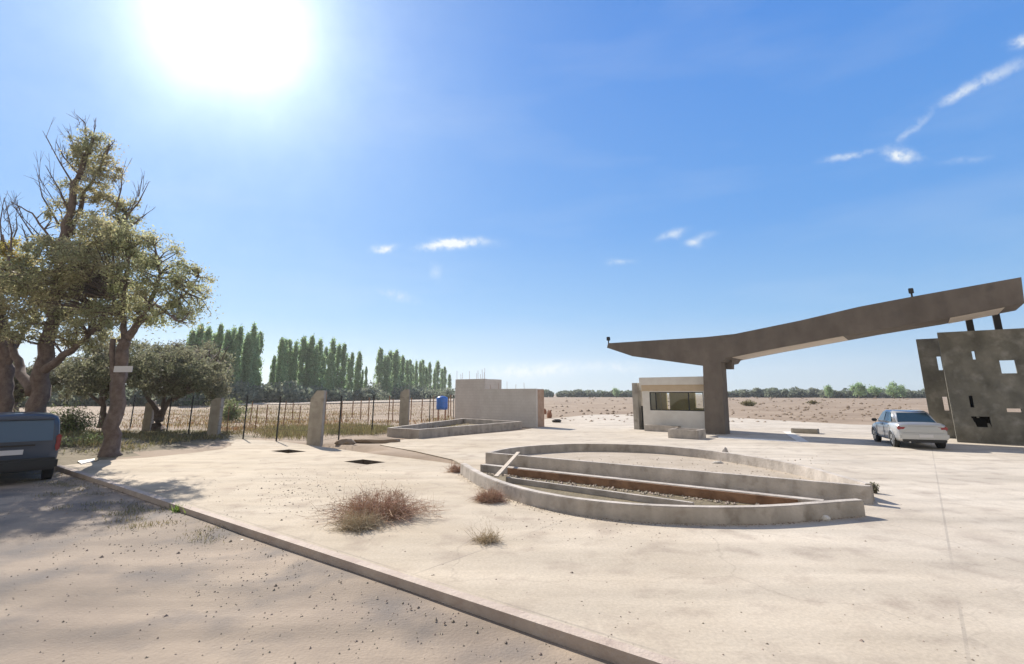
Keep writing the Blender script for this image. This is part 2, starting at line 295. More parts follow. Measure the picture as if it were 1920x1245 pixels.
T = M['glass_booth'].node_tree; T.nodes.clear(); o_ = T.nodes.new('ShaderNodeOutputMaterial'); mx_ = T.nodes.new('ShaderNodeMixShader'); a_ = T.nodes.new('ShaderNodeBsdfTransparent'); b_ = T.nodes.new('ShaderNodeBsdfGlossy')
b_.inputs['Roughness'].default_value = .03; a_.inputs[0].default_value = (.93, .95, .93, 1); mx_.inputs[0].default_value = .06
T.links.new(a_.outputs[0], mx_.inputs[1]); T.links.new(b_.outputs[0], mx_.inputs[2]); T.links.new(mx_.outputs[0], o_.inputs[0])

# ------------------------------------------------------------------ builders
def tag(o, label=None, cat=None, group=None, kind=None):
    if label: o['label'] = label
    if cat: o['category'] = cat
    if group: o['group'] = group
    if kind: o['kind'] = kind
    return o
def empty(name, loc, rz=0.0, label=None, cat=None, group=None):
    o = bpy.data.objects.new(name, None); C.objects.link(o); o.location = loc; o.rotation_euler = (0, 0, rz)
    o.empty_display_size = .2
    tag(o, label, cat, group); return o
def link(name, me, m, parent=None, world=True):
    o = bpy.data.objects.new(name, me); C.objects.link(o)
    if m is not None: me.materials.append(m)
    if parent is not None:
        o.parent = parent
        if world:
            from mathutils import Matrix
            o.matrix_parent_inverse = (Matrix.Translation(parent.location) @ parent.rotation_euler.to_matrix().to_4x4()).inverted()
    return o
class MB:
    def __init__(s): s.v = []; s.f = []
    def add(s, vs, fs):
        n = len(s.v); s.v += [tuple(p) for p in vs]; s.f += [tuple(i + n for i in f) for f in fs]
    def box(s, c, sx, sy, sz, ax=None, ay=None):
        ax = Vector(ax) if ax is not None else Vector((1, 0, 0)); ay = Vector(ay) if ay is not None else Vector((0, 1, 0)); az = Vector((0, 0, 1)); c = Vector(c)
        vs = [c + ax * (sx * i / 2) + ay * (sy * j / 2) + az * (sz * k / 2) for k in (-1, 1) for i, j in ((-1, -1), (1, -1), (1, 1), (-1, 1))]
        s.add(vs, [(3, 2, 1, 0), (4, 5, 6, 7), (0, 1, 5, 4), (1, 2, 6, 5), (2, 3, 7, 6), (3, 0, 4, 7)]); return s
    def prism(s, poly, off):
        n = len(poly); a = [Vector(p) for p in poly]; b = [p + Vector(off) for p in a]
        s.add(a + b, [tuple(range(n)), tuple(reversed(range(n, 2 * n)))] + [(i, i + n, (i + 1) % n + n, (i + 1) % n) for i in range(n)]); return s
    def tube(s, pts, rad, seg=6, cap=True):
        pts = [Vector(p) for p in pts]
        if isinstance(rad, (int, float)): rad = [rad] * len(pts)
        rings = []; up = Vector((0.13, .21, 1)).normalized()
        for i, p in enumerate(pts):
            d = (pts[min(i + 1, len(pts) - 1)] - pts[max(i - 1, 0)]).normalized()
            a = d.cross(up)
            if a.length < .05: a = d.cross(Vector((1, 0, 0)))
            a.normalize(); b = d.cross(a)
            rings.append([p + (a * math.cos(t) + b * math.sin(t)) * rad[i] for t in [2 * math.pi * k / seg for k in range(seg)]])
        vs = [q for r_ in rings for q in r_]; fs = []
        for i in range(len(pts) - 1):
            for k in range(seg):
                fs.append((i * seg + k, i * seg + (k + 1) % seg, (i + 1) * seg + (k + 1) % seg, (i + 1) * seg + k))
        if cap: fs += [tuple(reversed(range(seg))), tuple((len(pts) - 1) * seg + k for k in range(seg))]
        s.add(vs, fs); return s
    def cyl(s, c, ax, r, h, seg=20):
        ax = Vector(ax).normalized(); c = Vector(c); return s.tube([c - ax * h / 2, c + ax * h / 2], r, seg)
    def build(s, name, m, parent=None, smooth=False, bevel=0, tri=False, world=True, recalc=True):
        me = bpy.data.meshes.new(name); me.from_pydata(s.v, [], s.f)
        if recalc or tri or bevel:
            bm = bmesh.new(); bm.from_mesh(me)
            if recalc: bmesh.ops.recalc_face_normals(bm, faces=bm.faces)
            if tri: bmesh.ops.triangulate(bm, faces=[f for f in bm.faces if len(f.verts) > 4])
            if bevel:
                es = [e for e in bm.edges if len(e.link_faces) == 2 and e.calc_face_angle(0) > .5]
                bmesh.ops.bevel(bm, geom=es, offset=bevel, segments=2, affect='EDGES', clamp_overlap=True)
            bm.to_mesh(me); bm.free()
        if smooth:
            for p in me.polygons: p.use_smooth = True
        return link(name, me, m, parent, world)

def path_wall(pts, th, z0, z1, closed=False):
    """a wall of constant thickness following plan points; returns an MB"""
    pts = [Vector((p[0], p[1], 0)) for p in pts]; n = len(pts); L_ = []; R_ = []
    for i, p in enumerate(pts):
        a = pts[(i - 1) % n] if (closed or i > 0) else None; b = pts[(i + 1) % n] if (closed or i < n - 1) else None
        d1 = (p - a).normalized() if a is not None else None; d2 = (b - p).normalized() if b is not None else None
        d1 = d1 or d2; d2 = d2 or d1
        n1 = Vector((-d1.y, d1.x, 0)); n2 = Vector((-d2.y, d2.x, 0)); nn = (n1 + n2).normalized(); k = 1 / max(.5, nn.dot(n1))
        L_.append(p + nn * th / 2 * k); R_.append(p - nn * th / 2 * k)
    mb = MB(); vs = []
    for i in range(n):
        for q, z in ((L_[i], z0), (L_[i], z1), (R_[i], z1), (R_[i], z0)): vs.append((q.x, q.y, z))
    fs = []
    for i in range(n if closed else n - 1):
        j = (i + 1) % n
        for k in range(4): fs.append((i * 4 + k, j * 4 + k, j * 4 + (k + 1) % 4, i * 4 + (k + 1) % 4))
    if not closed: fs += [(3, 2, 1, 0), tuple((n - 1) * 4 + k for k in range(4))]
    mb.add(vs, fs); return mb
def smooth_path(pts, k=5):
    out_ = []; P = [Vector((p[0], p[1], 0)) for p in pts]; n = len(P)
    for i in range(n - 1):
        p0 = P[max(i - 1, 0)]; p1 = P[i]; p2 = P[i + 1]; p3 = P[min(i + 2, n - 1)]
        for j in range(k):
            t = j / k
            out_.append(.5 * ((2 * p1) + (p2 - p0) * t + (2 * p0 - 5 * p1 + 4 * p2 - p3) * t * t + (3 * p1 - p0 - 3 * p2 + p3) * t ** 3))
    out_.append(P[-1]); return out_

def quads_mesh(name, cen, ax, ay):
    """many small quads (rhombs) given centres and two half axes each: numpy arrays (n,3)"""
    n = len(cen); v = np.empty((n, 4, 3), np.float32)
    v[:, 0] = cen - ax; v[:, 1] = cen - ay; v[:, 2] = cen + ax; v[:, 3] = cen + ay
    me = bpy.data.meshes.new(name); me.vertices.add(n * 4); me.vertices.foreach_set('co', v.ravel())
    me.loops.add(n * 4); me.loops.foreach_set('vertex_index', np.arange(n * 4, dtype=np.int32))
    me.polygons.add(n); me.polygons.foreach_set('loop_start', np.arange(0, n * 4, 4, dtype=np.int32))
    me.polygons.foreach_set('loop_total', np.full(n, 4, np.int32)); me.update(); me.validate(); return me
def leaf_axes(n, size, el=.5, droop=0.0):
    a = rng.normal(size=(n, 3)); a[:, 2] -= droop; a /= np.linalg.norm(a, axis=1)[:, None]
    b = rng.normal(size=(n, 3)); b -= (a * b).sum(1)[:, None] * a; b /= np.linalg.norm(b, axis=1)[:, None]
    s = size * rng.uniform(.6, 1.35, n)[:, None]
    return a * s, b * s * el

# ------------------------------------------------------------------ ground
KN = 4.62                                            # the street kerb stands at this distance
def axis(lo, hi, near_lo, near_hi, step):
    a = list(np.arange(near_lo, near_hi + 1e-6, step)); s = step; x = near_hi
    while x < hi: s *= 1.25; x += s; a.append(x)
    s = step; x = near_lo
    while x > lo: s *= 1.25; x -= s; a.insert(0, x)
    return a
us = axis(-2500, 2500, -40, 45, 1.0); ns = axis(-60, 4000, 5, 60, 1.0)
ns = [n for n in ns if not (KN - .6 < n < KN + .3)] + [KN - .35, KN - .02, KN + .1]; ns = sorted(set(ns + list(np.arange(-8, 4.2, .6))))
from mathutils import noise as mnoise
PITS = [tou(g(541, 846)), tou(g(684, 866))]
def hgt(u, n):
    if n <= KN - .01:
        e = mnoise.noise(Vector((u * .35, n * .35, 3))) * .035
        return -.115 + e * .7 + (.03 if n > 4.1 else 0)
    p = un(u, n)
    for pu, pn in PITS:
        if abs(u - pu) < 2.3 and abs(n - pn) < 2.0: return -.75
    if -17 < u < 20 and 4.6 < n < 12.6: return -.16
    z = -.035 + .02 * mnoise.noise(Vector((u * .4, n * .4, 0)))
    d = math.hypot(p.x, p.y)
    if d > 48: z += min(1, (d - 48) / 40) * .28 * mnoise.noise(Vector((u * .06, n * .06, 7)))
    # bank under the trees on the left
    b = math.exp(-(((p.x + 18.5) / 4.2) ** 2 + ((p.y - 21.5) / 3.2) ** 2)); z += .5 * b
    return z
vs = []; fs = []; W_ = len(us)
for n in ns:
    for u in us: vs.append(tuple(un(u, n, hgt(u, n))))
for j in range(len(ns) - 1):
    for i in range(W_ - 1): fs.append((j * W_ + i, j * W_ + i + 1, (j + 1) * W_ + i + 1, (j + 1) * W_ + i))
gm = MB(); gm.v = vs; gm.f = fs
ground = gm.build('ground', M['dirt'], smooth=True, recalc=False); tag(ground, kind='structure')
ground.data.materials.append(M['road']); ground.data.materials.append(M['bank'])
for p in ground.data.polygons:
    uu, nn = tou(p.center)
    if nn < KN - .01: p.material_index = 1
    elif p.center.x < -13.2 and p.center.x > -38 and 16 < p.center.y < 33 and nn < 14.2: p.material_index = 2

def tess(name, outer, holes, z, m, depth=0.0, kind='structure'):
    from mathutils.geometry import tessellate_polygon
    loops = [[Vector((p[0], p[1], 0)) for p in outer]] + [[Vector((p[0], p[1], 0)) for p in h] for h in holes]
    allp = [q for l in loops for q in l]; tris = tessellate_polygon(loops)
    mb = MB(); mb.add([(q.x, q.y, z) for q in allp], [t for t in tris])
    if depth:
        k = len(outer); base = [(p[0], p[1], z) for p in outer] + [(p[0], p[1], z - depth) for p in outer]
        mb.add(base, [(i, (i + 1) % k, (i + 1) % k + k, i + k) for i in range(k)])
    o = mb.build(name, m, recalc=False)
    me = o.data
    bm = bmesh.new(); bm.from_mesh(me)
    for f in bm.faces:
        if abs(f.normal.z) > .5 and f.normal.z < 0: f.normal_flip()
    bm.to_mesh(me); bm.free()
    tag(o, kind=kind); return o

def on_kerb(u): return un(u, KN)
uc = tou(g(150, 870))[0]
slab_back = [g(*p) for p in ((180, 866), (198, 858), (215, 856), (300, 843), (430, 823.5), (470, 824), (520, 827), (600, 837), (700, 851), (800, 863), (868, 872), (850, 862), (780, 846), (712, 834), (760, 824), (860, 817), (975, 807), (1010, 801), (1020, 786), (1110, 777.5), (1190, 777), (1370, 783), (1600, 796), (1700, 798))]
outer = [on_kerb(uc)] + slab_back + [un(60, 30), on_kerb(60)]
pit_px = [[(508, 845), (541, 841), (575, 845.5), (543, 851)], [(646, 864.5), (684, 859.5), (721, 865.5), (685, 872.5)]]
def pitrect(c, a, b):      # plan rectangle aligned to the street grid
    return [c + U * (i * a / 2) + N * (j * b / 2) for i, j in ((-1, -1), (1, -1), (1, 1), (-1, 1))]
pits = [pitrect(g(541, 846), 1.25, .75), pitrect(g(684, 866), 1.2, .75)]
tess('pavement', outer, pits, 0.0, M['slab'], .2)
for i, pr in enumerate(pits):
    e = empty('inspection_pit', (sum(pr, Vector()) / 4).to_tuple(), 0, ('open rectangular pit in the pavement, farther one nearer the tall tapered fence pillar', 'open rectangular pit in the pavement, nearer one beyond the big dry bush')[i], 'pit', 'open pits in the pavement')
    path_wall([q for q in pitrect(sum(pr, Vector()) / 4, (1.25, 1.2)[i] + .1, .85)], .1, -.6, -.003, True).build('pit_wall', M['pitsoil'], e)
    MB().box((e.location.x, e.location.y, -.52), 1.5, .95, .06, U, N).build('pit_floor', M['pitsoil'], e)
# kerb stones
kb = MB(); u = uc - .1
kerb_pts = [un(uu, KN - .07) for uu in np.arange(uc - .05, 40, 1.0)]
k_o = path_wall(kerb_pts, .14, -.3, .022).build('kerb', M['kerb'], bevel=0); tag(k_o, kind='structure')
wk = MB().prism([g(145, 866), g(152, 871), g(176, 865), g(178, 861)], (0, 0, .03)).build('painted_kerb_end', M['white']); tag(wk, kind='structure')
# distant pale track behind the fence
pt = [at(x, 738, Y) for x, Y in ((440, 92), (850, 150), (850, 190), (440, 108))]
tess('track', [(p.x, p.y) for p in pt], [], .22, M['palestrip'], .5)
# painted strips on the plaza
def strip(pxs, name, m, z=.006):
    o = MB(); ps = [g(*p) for p in pxs]; o.add([(p.x, p.y, z) for p in ps], [tuple(range(len(ps)))]); return tag(o.build(name, m), kind='structure')
strip([(1467, 809), (1484, 809), (1517, 829), (1497, 829)], 'painted_strip', M['white'])
strip([(1347, 818), (1347, 822), (1495, 829), (1510, 828)], 'painted_strip', M['white'], .010)

# ------------------------------------------------------------------ gate portal
NP = 29.8; WB = 3.0
portal = empty('entrance_portal', onp(1344, 814, NP).to_tuple(), 0, 'large T shaped concrete entrance portal with a long beam rising to the right', 'gate portal')
portal.location.z = 0
roof_poly = [(1140, 643.5), (1138, 652), (1186, 668), (1318, 686), (1357, 678), (1362, 671), (1440, 655.5), (1647, 617.5), (1770, 597), (1921, 568), (1915, 519.5), (1714, 555.5), (1611, 575), (1500, 601), (1378, 626), (1322, 632)]
rp = [onp(x, y, NP) for x, y in roof_poly]
rb = MB(); n_ = len(rp)
def wid(p): # beam narrows towards its right end
    u_ = tou(p)[0]; u0 = tou(rp[3])[0]; u1 = tou(rp[9])[0]; t = max(0, min(1, (u_ - u0) / (u1 - u0))); return WB * (1 - .15 * t) if t > 0 else WB
back = [p + N * wid(p) for p in rp]
rb.add(rp + back, [tuple(range(n_)), tuple(reversed(range(n_, 2 * n_)))] + [(i, i + n_, (i + 1) % n_ + n_, (i + 1) % n_) for i in range(n_)])
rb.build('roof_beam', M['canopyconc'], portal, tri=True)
for spx in (((1372, 669.5), (1440, 655.5), (1500, 644.5), (1580, 629.5)), ((1782, 594.9), (1830, 585.8), (1884, 575.3))):  # added panels, pale where the underside looks sunlit, left out where dark
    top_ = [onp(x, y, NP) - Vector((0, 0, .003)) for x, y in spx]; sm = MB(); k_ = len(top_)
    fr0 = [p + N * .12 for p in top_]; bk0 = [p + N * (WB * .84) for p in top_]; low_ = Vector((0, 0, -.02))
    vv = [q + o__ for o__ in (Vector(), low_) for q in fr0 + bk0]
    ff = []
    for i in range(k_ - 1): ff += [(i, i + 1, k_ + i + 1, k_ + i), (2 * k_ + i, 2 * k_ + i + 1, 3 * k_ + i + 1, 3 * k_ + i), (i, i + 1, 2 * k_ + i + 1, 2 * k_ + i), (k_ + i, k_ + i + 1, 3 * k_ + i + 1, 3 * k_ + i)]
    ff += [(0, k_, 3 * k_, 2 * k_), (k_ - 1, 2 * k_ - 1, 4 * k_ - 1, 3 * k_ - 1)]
    sm.add(vv, ff); sm.build('painted_light_panel', M['soffit_lit_paint'], portal)
cp = [onp(x, y, NP) + N * .004 for x, y in ((1318, 684), (1352, 677), (1360, 816), (1322, 812))]
cp[2].z = -.05; cp[3].z = -.05; cp[0].z += .15; cp[1].z += .15
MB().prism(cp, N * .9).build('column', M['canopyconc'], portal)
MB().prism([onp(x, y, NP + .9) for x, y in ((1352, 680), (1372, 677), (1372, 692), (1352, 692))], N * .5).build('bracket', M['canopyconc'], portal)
for x, y in ((1141, 643), (1710, 556)):
    p = onp(x, y, NP + .3)
    l = empty('floodlight', p.to_tuple(), 0, 'small dark floodlight on the left tip of the concrete portal' if x < 1200 else 'small dark floodlight standing on the rising beam of the portal', 'floodlight', 'floodlights on the portal')
    MB().tube([p - Vector((0, 0, .05)), p + Vector((0, 0, .16))], .04, 8).build('stem', M['metal'], l)
    MB().box(p + Vector((0, 0, .27)), .2, .16, .24, U, N).build('lamp_head', M['metal'], l, bevel=.02)

# ------------------------------------------------------------------ wall with openings
def wall_holes(u0, u1, z0, z1, holes, n0, th, sheer=0.0):
    """vertical wall in the street direction from u0..u1; holes = (ua,ub,za,zb)"""
    xs = sorted(set([u0, u1] + [h[i] for h in holes for i in (0, 1)])); zs = sorted(set([z0, z1] + [h[i] for h in holes for i in (2, 3)]))
    mb = MB(); V = {}
    def vid(i, j, k):
        if (i, j, k) not in V:
            V[(i, j, k)] = len(mb.v); p = un(xs[i], n0 + k * th, zs[j]); z = zs[j]
            if j == len(zs) - 1: z += sheer * (xs[i] - u0)
            mb.v.append((p.x, p.y, z))
        return V[(i, j, k)]
    solid = lambda i, j: 0 <= i < len(xs) - 1 and 0 <= j < len(zs) - 1 and not any(h[0] - 1e-6 <= xs[i] and xs[i + 1] <= h[1] + 1e-6 and h[2] - 1e-6 <= zs[j] and zs[j + 1] <= h[3] + 1e-6 for h in holes)
    for i in range(len(xs) - 1):
        for j in range(len(zs) - 1):
            if not solid(i, j): continue
            mb.f.append((vid(i, j, 0), vid(i + 1, j, 0), vid(i + 1, j + 1, 0), vid(i, j + 1, 0)))
            mb.f.append((vid(i, j, 1), vid(i, j + 1, 1), vid(i + 1, j + 1, 1), vid(i + 1, j, 1)))
            if not solid(i - 1, j): mb.f.append((vid(i, j, 0), vid(i, j + 1, 0), vid(i, j + 1, 1), vid(i, j, 1)))
            if not solid(i + 1, j): mb.f.append((vid(i + 1, j, 0), vid(i + 1, j, 1), vid(i + 1, j + 1, 1), vid(i + 1, j + 1, 0)))
            if not solid(i, j - 1): mb.f.append((vid(i, j, 0), vid(i, j, 1), vid(i + 1, j, 1), vid(i + 1, j, 0)))
            if not solid(i, j + 1): mb.f.append((vid(i, j + 1, 0), vid(i + 1, j + 1, 0), vid(i + 1, j + 1, 1), vid(i, j + 1, 1)))
    return mb
def hole(x0, y0, x1, y1, n):
    ym = (y0 + y1) / 2; a = onp(x0, ym, n); b = onp(x1, ym, n); return (tou(a)[0], tou(b)[0], onp((x0 + x1) / 2, y1, n).z, onp((x0 + x1) / 2, y0, n).z)

# ------------------------------------------------------------------ tower
NT = 31.6
tl = onp(1768, 623, NT); ul = tou(tl)[0]; ztop = tl.z; ur = tou(onp(1925, 615, NT))[0]
uleft = tou(onp(1783, 826, NT))[0]; uleft = (uleft + ul) / 2
tower = empty('concrete_tower', un(uleft, NT).to_tuple(), 0, 'unfinished dark concrete tower wall with scattered square and slot openings', 'tower')
hs = [hole(1823, 658, 1829, 674, NT), hole(1876, 675, 1906, 700, NT), hole(1818, 742, 1825, 764, NT), hole(1823, 781, 1858, 801, NT), hole(1888, 766, 1916, 773, NT)]
zr = onp(1905, 616, NT).z
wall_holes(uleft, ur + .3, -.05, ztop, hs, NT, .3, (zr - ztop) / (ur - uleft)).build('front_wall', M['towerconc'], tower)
for h in (hs[2], hs[3]):      # near-black boxes added behind two openings to make them dark
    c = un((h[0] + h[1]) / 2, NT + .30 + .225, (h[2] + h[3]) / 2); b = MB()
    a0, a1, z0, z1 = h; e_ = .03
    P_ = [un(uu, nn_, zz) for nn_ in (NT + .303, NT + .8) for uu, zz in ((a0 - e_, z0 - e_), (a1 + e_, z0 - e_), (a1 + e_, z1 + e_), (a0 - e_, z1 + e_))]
    b.add(P_, [(0, 1, 5, 4), (1, 2, 6, 5), (2, 3, 7, 6), (3, 0, 4, 7), (4, 5, 6, 7)]); b.build('added_dark_box', M['dark'], tower)
NT2 = NT + 2.6
u2a = tou(onp(1722, 640, NT2))[0]; u2a = (u2a + tou(onp(1738, 780, NT2))[0]) / 2; z2 = onp(1722, 636, NT2).z; u2b = tou(onp(1806, 640, NT2))[0]
h2 = [hole(1758, 668, 1766, 694, NT2), hole(1769, 744, 1778, 770, NT2)]
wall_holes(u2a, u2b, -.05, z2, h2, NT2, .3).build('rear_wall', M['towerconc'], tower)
MB().prism([un(ur + .1, NT + .303, -.05), un(ur + .3, NT + .303, -.05), un(ur + .3, NT + .303, zr - .1), un(ur + .1, NT + .303, zr - .1)], N * 2.6).build('side_wall', M['towerconc'], tower)
for x0, y0, y1 in ((1820, 600, 617), (1872, 588, 614)):
    p0 = onp(x0, y1, NT + .9); p1 = onp(x0 - (4 if x0 < 1850 else 6), y0 - 14, NT + .9); p0.z = min(p0.z, zr) - .4; p1.x, p1.y = p0.x, p0.y
    MB().box((p0 + p1) / 2, .26, .22, p1.z - p0.z, U, N).build('strut', M['metal'], tower)
MB().box(un((u2b + uleft) / 2, NT + 1.45, .9), .3, 2.2, 1.8, U, N).build('cross_wall', M['towerconc'], tower)

# ------------------------------------------------------------------ guard booth
NBo = 30.6
b0 = tou(onp(1208, 809, NBo))[0]; b1 = tou(onp(1326, 812, NBo))[0] + .35
zb = lambda y, x=1260: onp(x, y, NBo).z
booth = empty('guard_booth', un(b0, NBo).to_tuple(), 0, 'small pale guard booth with a wide window beside the portal column', 'guard booth')
wz0, wz1, ztp, zlin = zb(770), zb(735), zb(707), zb(721)
w0 = tou(onp(1218, 750, NBo))[0]; w1 = tou(onp(1319, 750, NBo))[0]
wall_holes(b0, b1, -.03, zlin - .02, [(w0, w1, wz0, wz1)], NBo, .18).build('front_wall', M['plaster'], booth)
DB = 2.6
# back wall, painted ochre inside, with its own window
wall_holes(b0, b1, -.03, zlin - .02, [(w0 + 1.9, w1 - .05, wz0 + .1, wz1 - .05), (w0 + .05, w0 + .25, wz0, wz1 - .05)], NBo + DB, .15).build('back_wall', M['yellowroom'], booth)
MB().prism([un(b0, NBo + .18, -.03), un(b0 + .15, NBo + .18, -.03), un(b0 + .15, NBo + .18, zlin - .02), un(b0, NBo + .18, zlin - .02)], N * (DB - .18)).build('side_wall', M['plaster'], booth)
MB().prism([un(b1 - .15, NBo + .18, -.03), un(b1, NBo + .18, -.03), un(b1, NBo + .18, zlin - .02), un(b1 - .15, NBo + .18, zlin - .02)], N * (DB - .18)).build('side_wall', M['plaster'], booth)
MB().prism([un(b0 - .02, NBo - .03, wz1 + .06), un(b1, NBo - .03, wz1 + .06), un(b1, NBo - .03, zlin - .01), un(b0 - .02, NBo - .03, zlin - .01)], N * .029).build('lintel', M['sandplaster'], booth)
MB().prism([un(b0 - .12, NBo - .1, zlin - .018), un(b1, NBo - .1, zlin - .018), un(b1, NBo - .1, ztp), un(b0 - .12, NBo - .1, ztp)], N * (DB + .4)).build('roof', M['plaster'], booth, bevel=.015)
wf = MB()
for a, b, c, d in ((w0, w1, wz0, wz0 + .05), (w0, w1, wz1 - .05, wz1), (w0, w0 + .05, wz0 + .05, wz1 - .05), (w1 - .05, w1, wz0 + .05, wz1 - .05), (w0 + .35, w0 + .4, wz0 + .05, wz1 - .05), (w1 - .9, w1 - .84, wz0 + .05, wz1 - .05)):
    wf.prism([un(a, NBo + .05, c), un(b, NBo + .05, c), un(b, NBo + .05, d), un(a, NBo + .05, d)], N * .05)
win = wf.build('window', M['metal'], booth)
MB().prism([un(w0 + .052, NBo + .07, wz0 + .052), un(w1 - .052, NBo + .07, wz0 + .052), un(w1 - .052, NBo + .07, wz1 - .052), un(w0 + .052, NBo + .07, wz1 - .052)], N * .008).build('pane', M['glass_booth'], win)
# wing wall left of the booth with a gap and a lit cap
wa = tou(onp(1189, 806, NBo + .1))[0]; wb_ = tou(onp(1199, 806, NBo + .1))[0]; zw = onp(1194, 718, NBo + .1).z
MB().prism([un(wa, NBo + .1, -.03), un(wb_, NBo + .1, -.03), un(wb_, NBo + .1, zw), un(wa, NBo + .1, zw)], N * .8).build('wing_wall', M['conc'], booth)
MB().prism([un(wb_, NBo + .4, zw - .45), un(b0, NBo + .4, zw - .45), un(b0, NBo + .4, zw), un(wb_, NBo + .4, zw)], N * .2).build('bridge', M['plaster'], booth)
MB().prism([un(wb_ + .02, NBo + .5, -.03), un(b0 - .01, NBo + .5, -.03), un(b0 - .01, NBo + .5, 1.4), un(wb_ + .02, NBo + .5, 1.4)], N * .05).build('door', M['metal'], booth)
# planters in front of the booth
def box_planter(name, pts, h, label, th=.13, m='planter', fill='soil', zf=None, group=None):
    c = sum([Vector((p[0], p[1], 0)) for p in pts], Vector()) / len(pts)
    e = empty(name, c.to_tuple(), 0, label, 'planter', group)
    path_wall(pts, th, -.05, h, True).build('rim', M[m], e, bevel=.012)
    f = MB(); f.add([(p[0], p[1], (zf if zf is not None else h * .45)) for p in pts], [tuple(range(len(pts)))]); f.build('fill', M[fill], e, tri=True)
    return e
q0 = g(1211, 808); box_planter('planter_box', [q0, q0 + U * 1.9, q0 + U * 1.9 + N * .35, q0 + N * .35], .34, 'low long concrete planter against the front of the guard booth')
q0 = g(1256, 821); box_planter('planter_box', [q0, q0 + U * 1.35, q0 + U * 1.35 + N * 1.1, q0 + N * 1.1], .42, 'small square concrete planter in front of the guard booth and column', zf=.15)
q0 = g(1500, 812); bx = MB().box(q0 + Vector((.3, 0, .12)), 1.3, .7, .26, U, N).build('concrete_block', M['conc'], bevel=.02); tag(bx, 'flat concrete block on the plaza between portal column and silver car', 'block')

# ------------------------------------------------------------------ grey block walls and low planter
NW = tou(g(1005, 801))[1]
a0 = tou(onp(900, 760, NW))[0]; a1 = tou(onp(1005, 760, NW))[0]; zlow = onp(955, 729, NW).z
bl = empty('block_wall', un(a0, NW).to_tuple(), 0, 'lower grey block wall with a straight top at the right of the taller wall', 'wall')
MB().prism([un(a0, NW, -.05), un(a1, NW, -.05), un(a1, NW, zlow), un(a0, NW, zlow)], N * .2).build('front_face', M['block'], bl)
MB().prism([un(a1 - .2, NW + .2, -.05), un(a1, NW + .2, -.05), un(a1, NW + .2, zlow - .03), un(a1 - .2, NW + .2, zlow - .03)], N * .75).build('side_wall', M['redblock'], bl)
NW2 = NW + .9
t0 = tou(onp(853, 760, NW2))[0]; t1 = tou(onp(909, 760, NW2))[0]; zhi = onp(895, 710.5, NW2).z
bt = empty('block_wall', un(t0, NW2).to_tuple(), 0, 'taller grey block wall with rusty bars sticking up from its top', 'wall')
MB().prism([un(t0, NW2, -.05), un(t1, NW2, -.05), un(t1, NW2, zhi), un(t0, NW2, zhi)], N * .2).build('front_face', M['block'], bt)
MB().prism([un(t1 - .2, NW2 + .2, -.05), un(t1, NW2 + .2, -.05), un(t1, NW2 + .2, zhi - .02), un(t1 - .2, NW2 + .2, zhi - .02)], N * 1.75).build('side_wall', M['block'], bt)
MB().prism([un(t0, NW2 + .2, -.05), un(t0 + .2, NW2 + .2, -.05), un(t0 + .2, NW2 + .2, zhi - .02), un(t0, NW2 + .2, zhi - .02)], N * 1.75).build('side_wall', M['block'], bt)
for i, uu in enumerate((t0 + .06, t0 + .5, t0 + .62, t0 + 1.4, t0 + 2.1, t0 + 2.25, t0 + 2.7, t0 + 2.85, t1 - .5, t1 - .12)):
    p = un(uu, NW2 + .1, zhi - .1); hh = (.75, .5, .6, .7, .55, .75, .8, .6, .45, .9)[i]
    MB().tube([p, p + Vector((rnd.uniform(-.05, .05), 0, hh))], .012, 5).build('rebar', M['rebar'], bt)
p = un(a0 + 1.2, NW + .1, zlow - .1)
for k in range(5):
    q = un(a0 + .9 + k * .75, NW + .1, zlow - .1); MB().tube([q, q + Vector((rnd.uniform(-.04, .04), 0, .4 + .1 * (k % 3)))], .011, 5).build('rebar', M['rebar'], bl)
pq = [g(730, 817.5), g(785, 821.5), g(975, 803), g(868, 796)]
box_planter('planter_box', pq, .42, 'long low angular concrete planter lying in front of the grey block walls', .22, 'planter', 'bank', .1)

# ------------------------------------------------------------------ crescent planters
ht = .34
chA = g(913, 848, ht); chB = g(1633, 911, ht)
arc_px = [(913, 848), (960, 839), (1020, 834), (1091, 831.5), (1198, 833.5), (1280, 839), (1355, 847.5), (1440, 860), (1512, 874), (1580, 893), (1628, 908)]
arc = [g(x, y, ht) for x, y in arc_px]
lens = empty('crescent_planter', ((chA + chB) / 2).to_tuple(), 0, 'large half moon concrete planter with straight near wall, behind the curved basin', 'planter'); lens.location.z = 0
path_wall([chA, chA.lerp(chB, .33) - N * .03, chA.lerp(chB, .66) - N * .02, chB], .16, -.05, ht).build('straight_wall', M['planter'], lens, bevel=.012)
ap = smooth_path([arc[0] + N * .09] + arc[1:-1] + [arc[-1] + N * .12]); path_wall(ap, .15, -.05, ht - .004).build('curved_wall', M['planter'], lens, bevel=.01)
f = MB(); pp = ap + [chB, chA]; f.add([(p.x, p.y, .07) for p in pp], [tuple(range(len(pp)))]); f.build('fill', M['soil'], lens, tri=True)
ht2 = .27
fr_px = [(869, 868.5), (895, 884), (929, 899), (970, 912), (1019, 923.5), (1080, 933.5), (1153, 941.5), (1220, 946), (1288, 948.5), (1360, 949.5), (1422, 948.5), (1480, 945.5), (1534, 941.5), (1580, 938), (1612, 936)]
fr = [g(x, y, ht2) for x, y in fr_px]
bas = empty('curved_basin', ((fr[0] + fr[-1]) / 2).to_tuple(), 0, 'shallow half moon concrete basin with rusty brown inner strip nearest the street', 'planter'); bas.location.z = 0
fsm = smooth_path(fr); path_wall(fsm, .17, -.05, ht2).build('curved_wall', M['planter'], bas, bevel=.012)
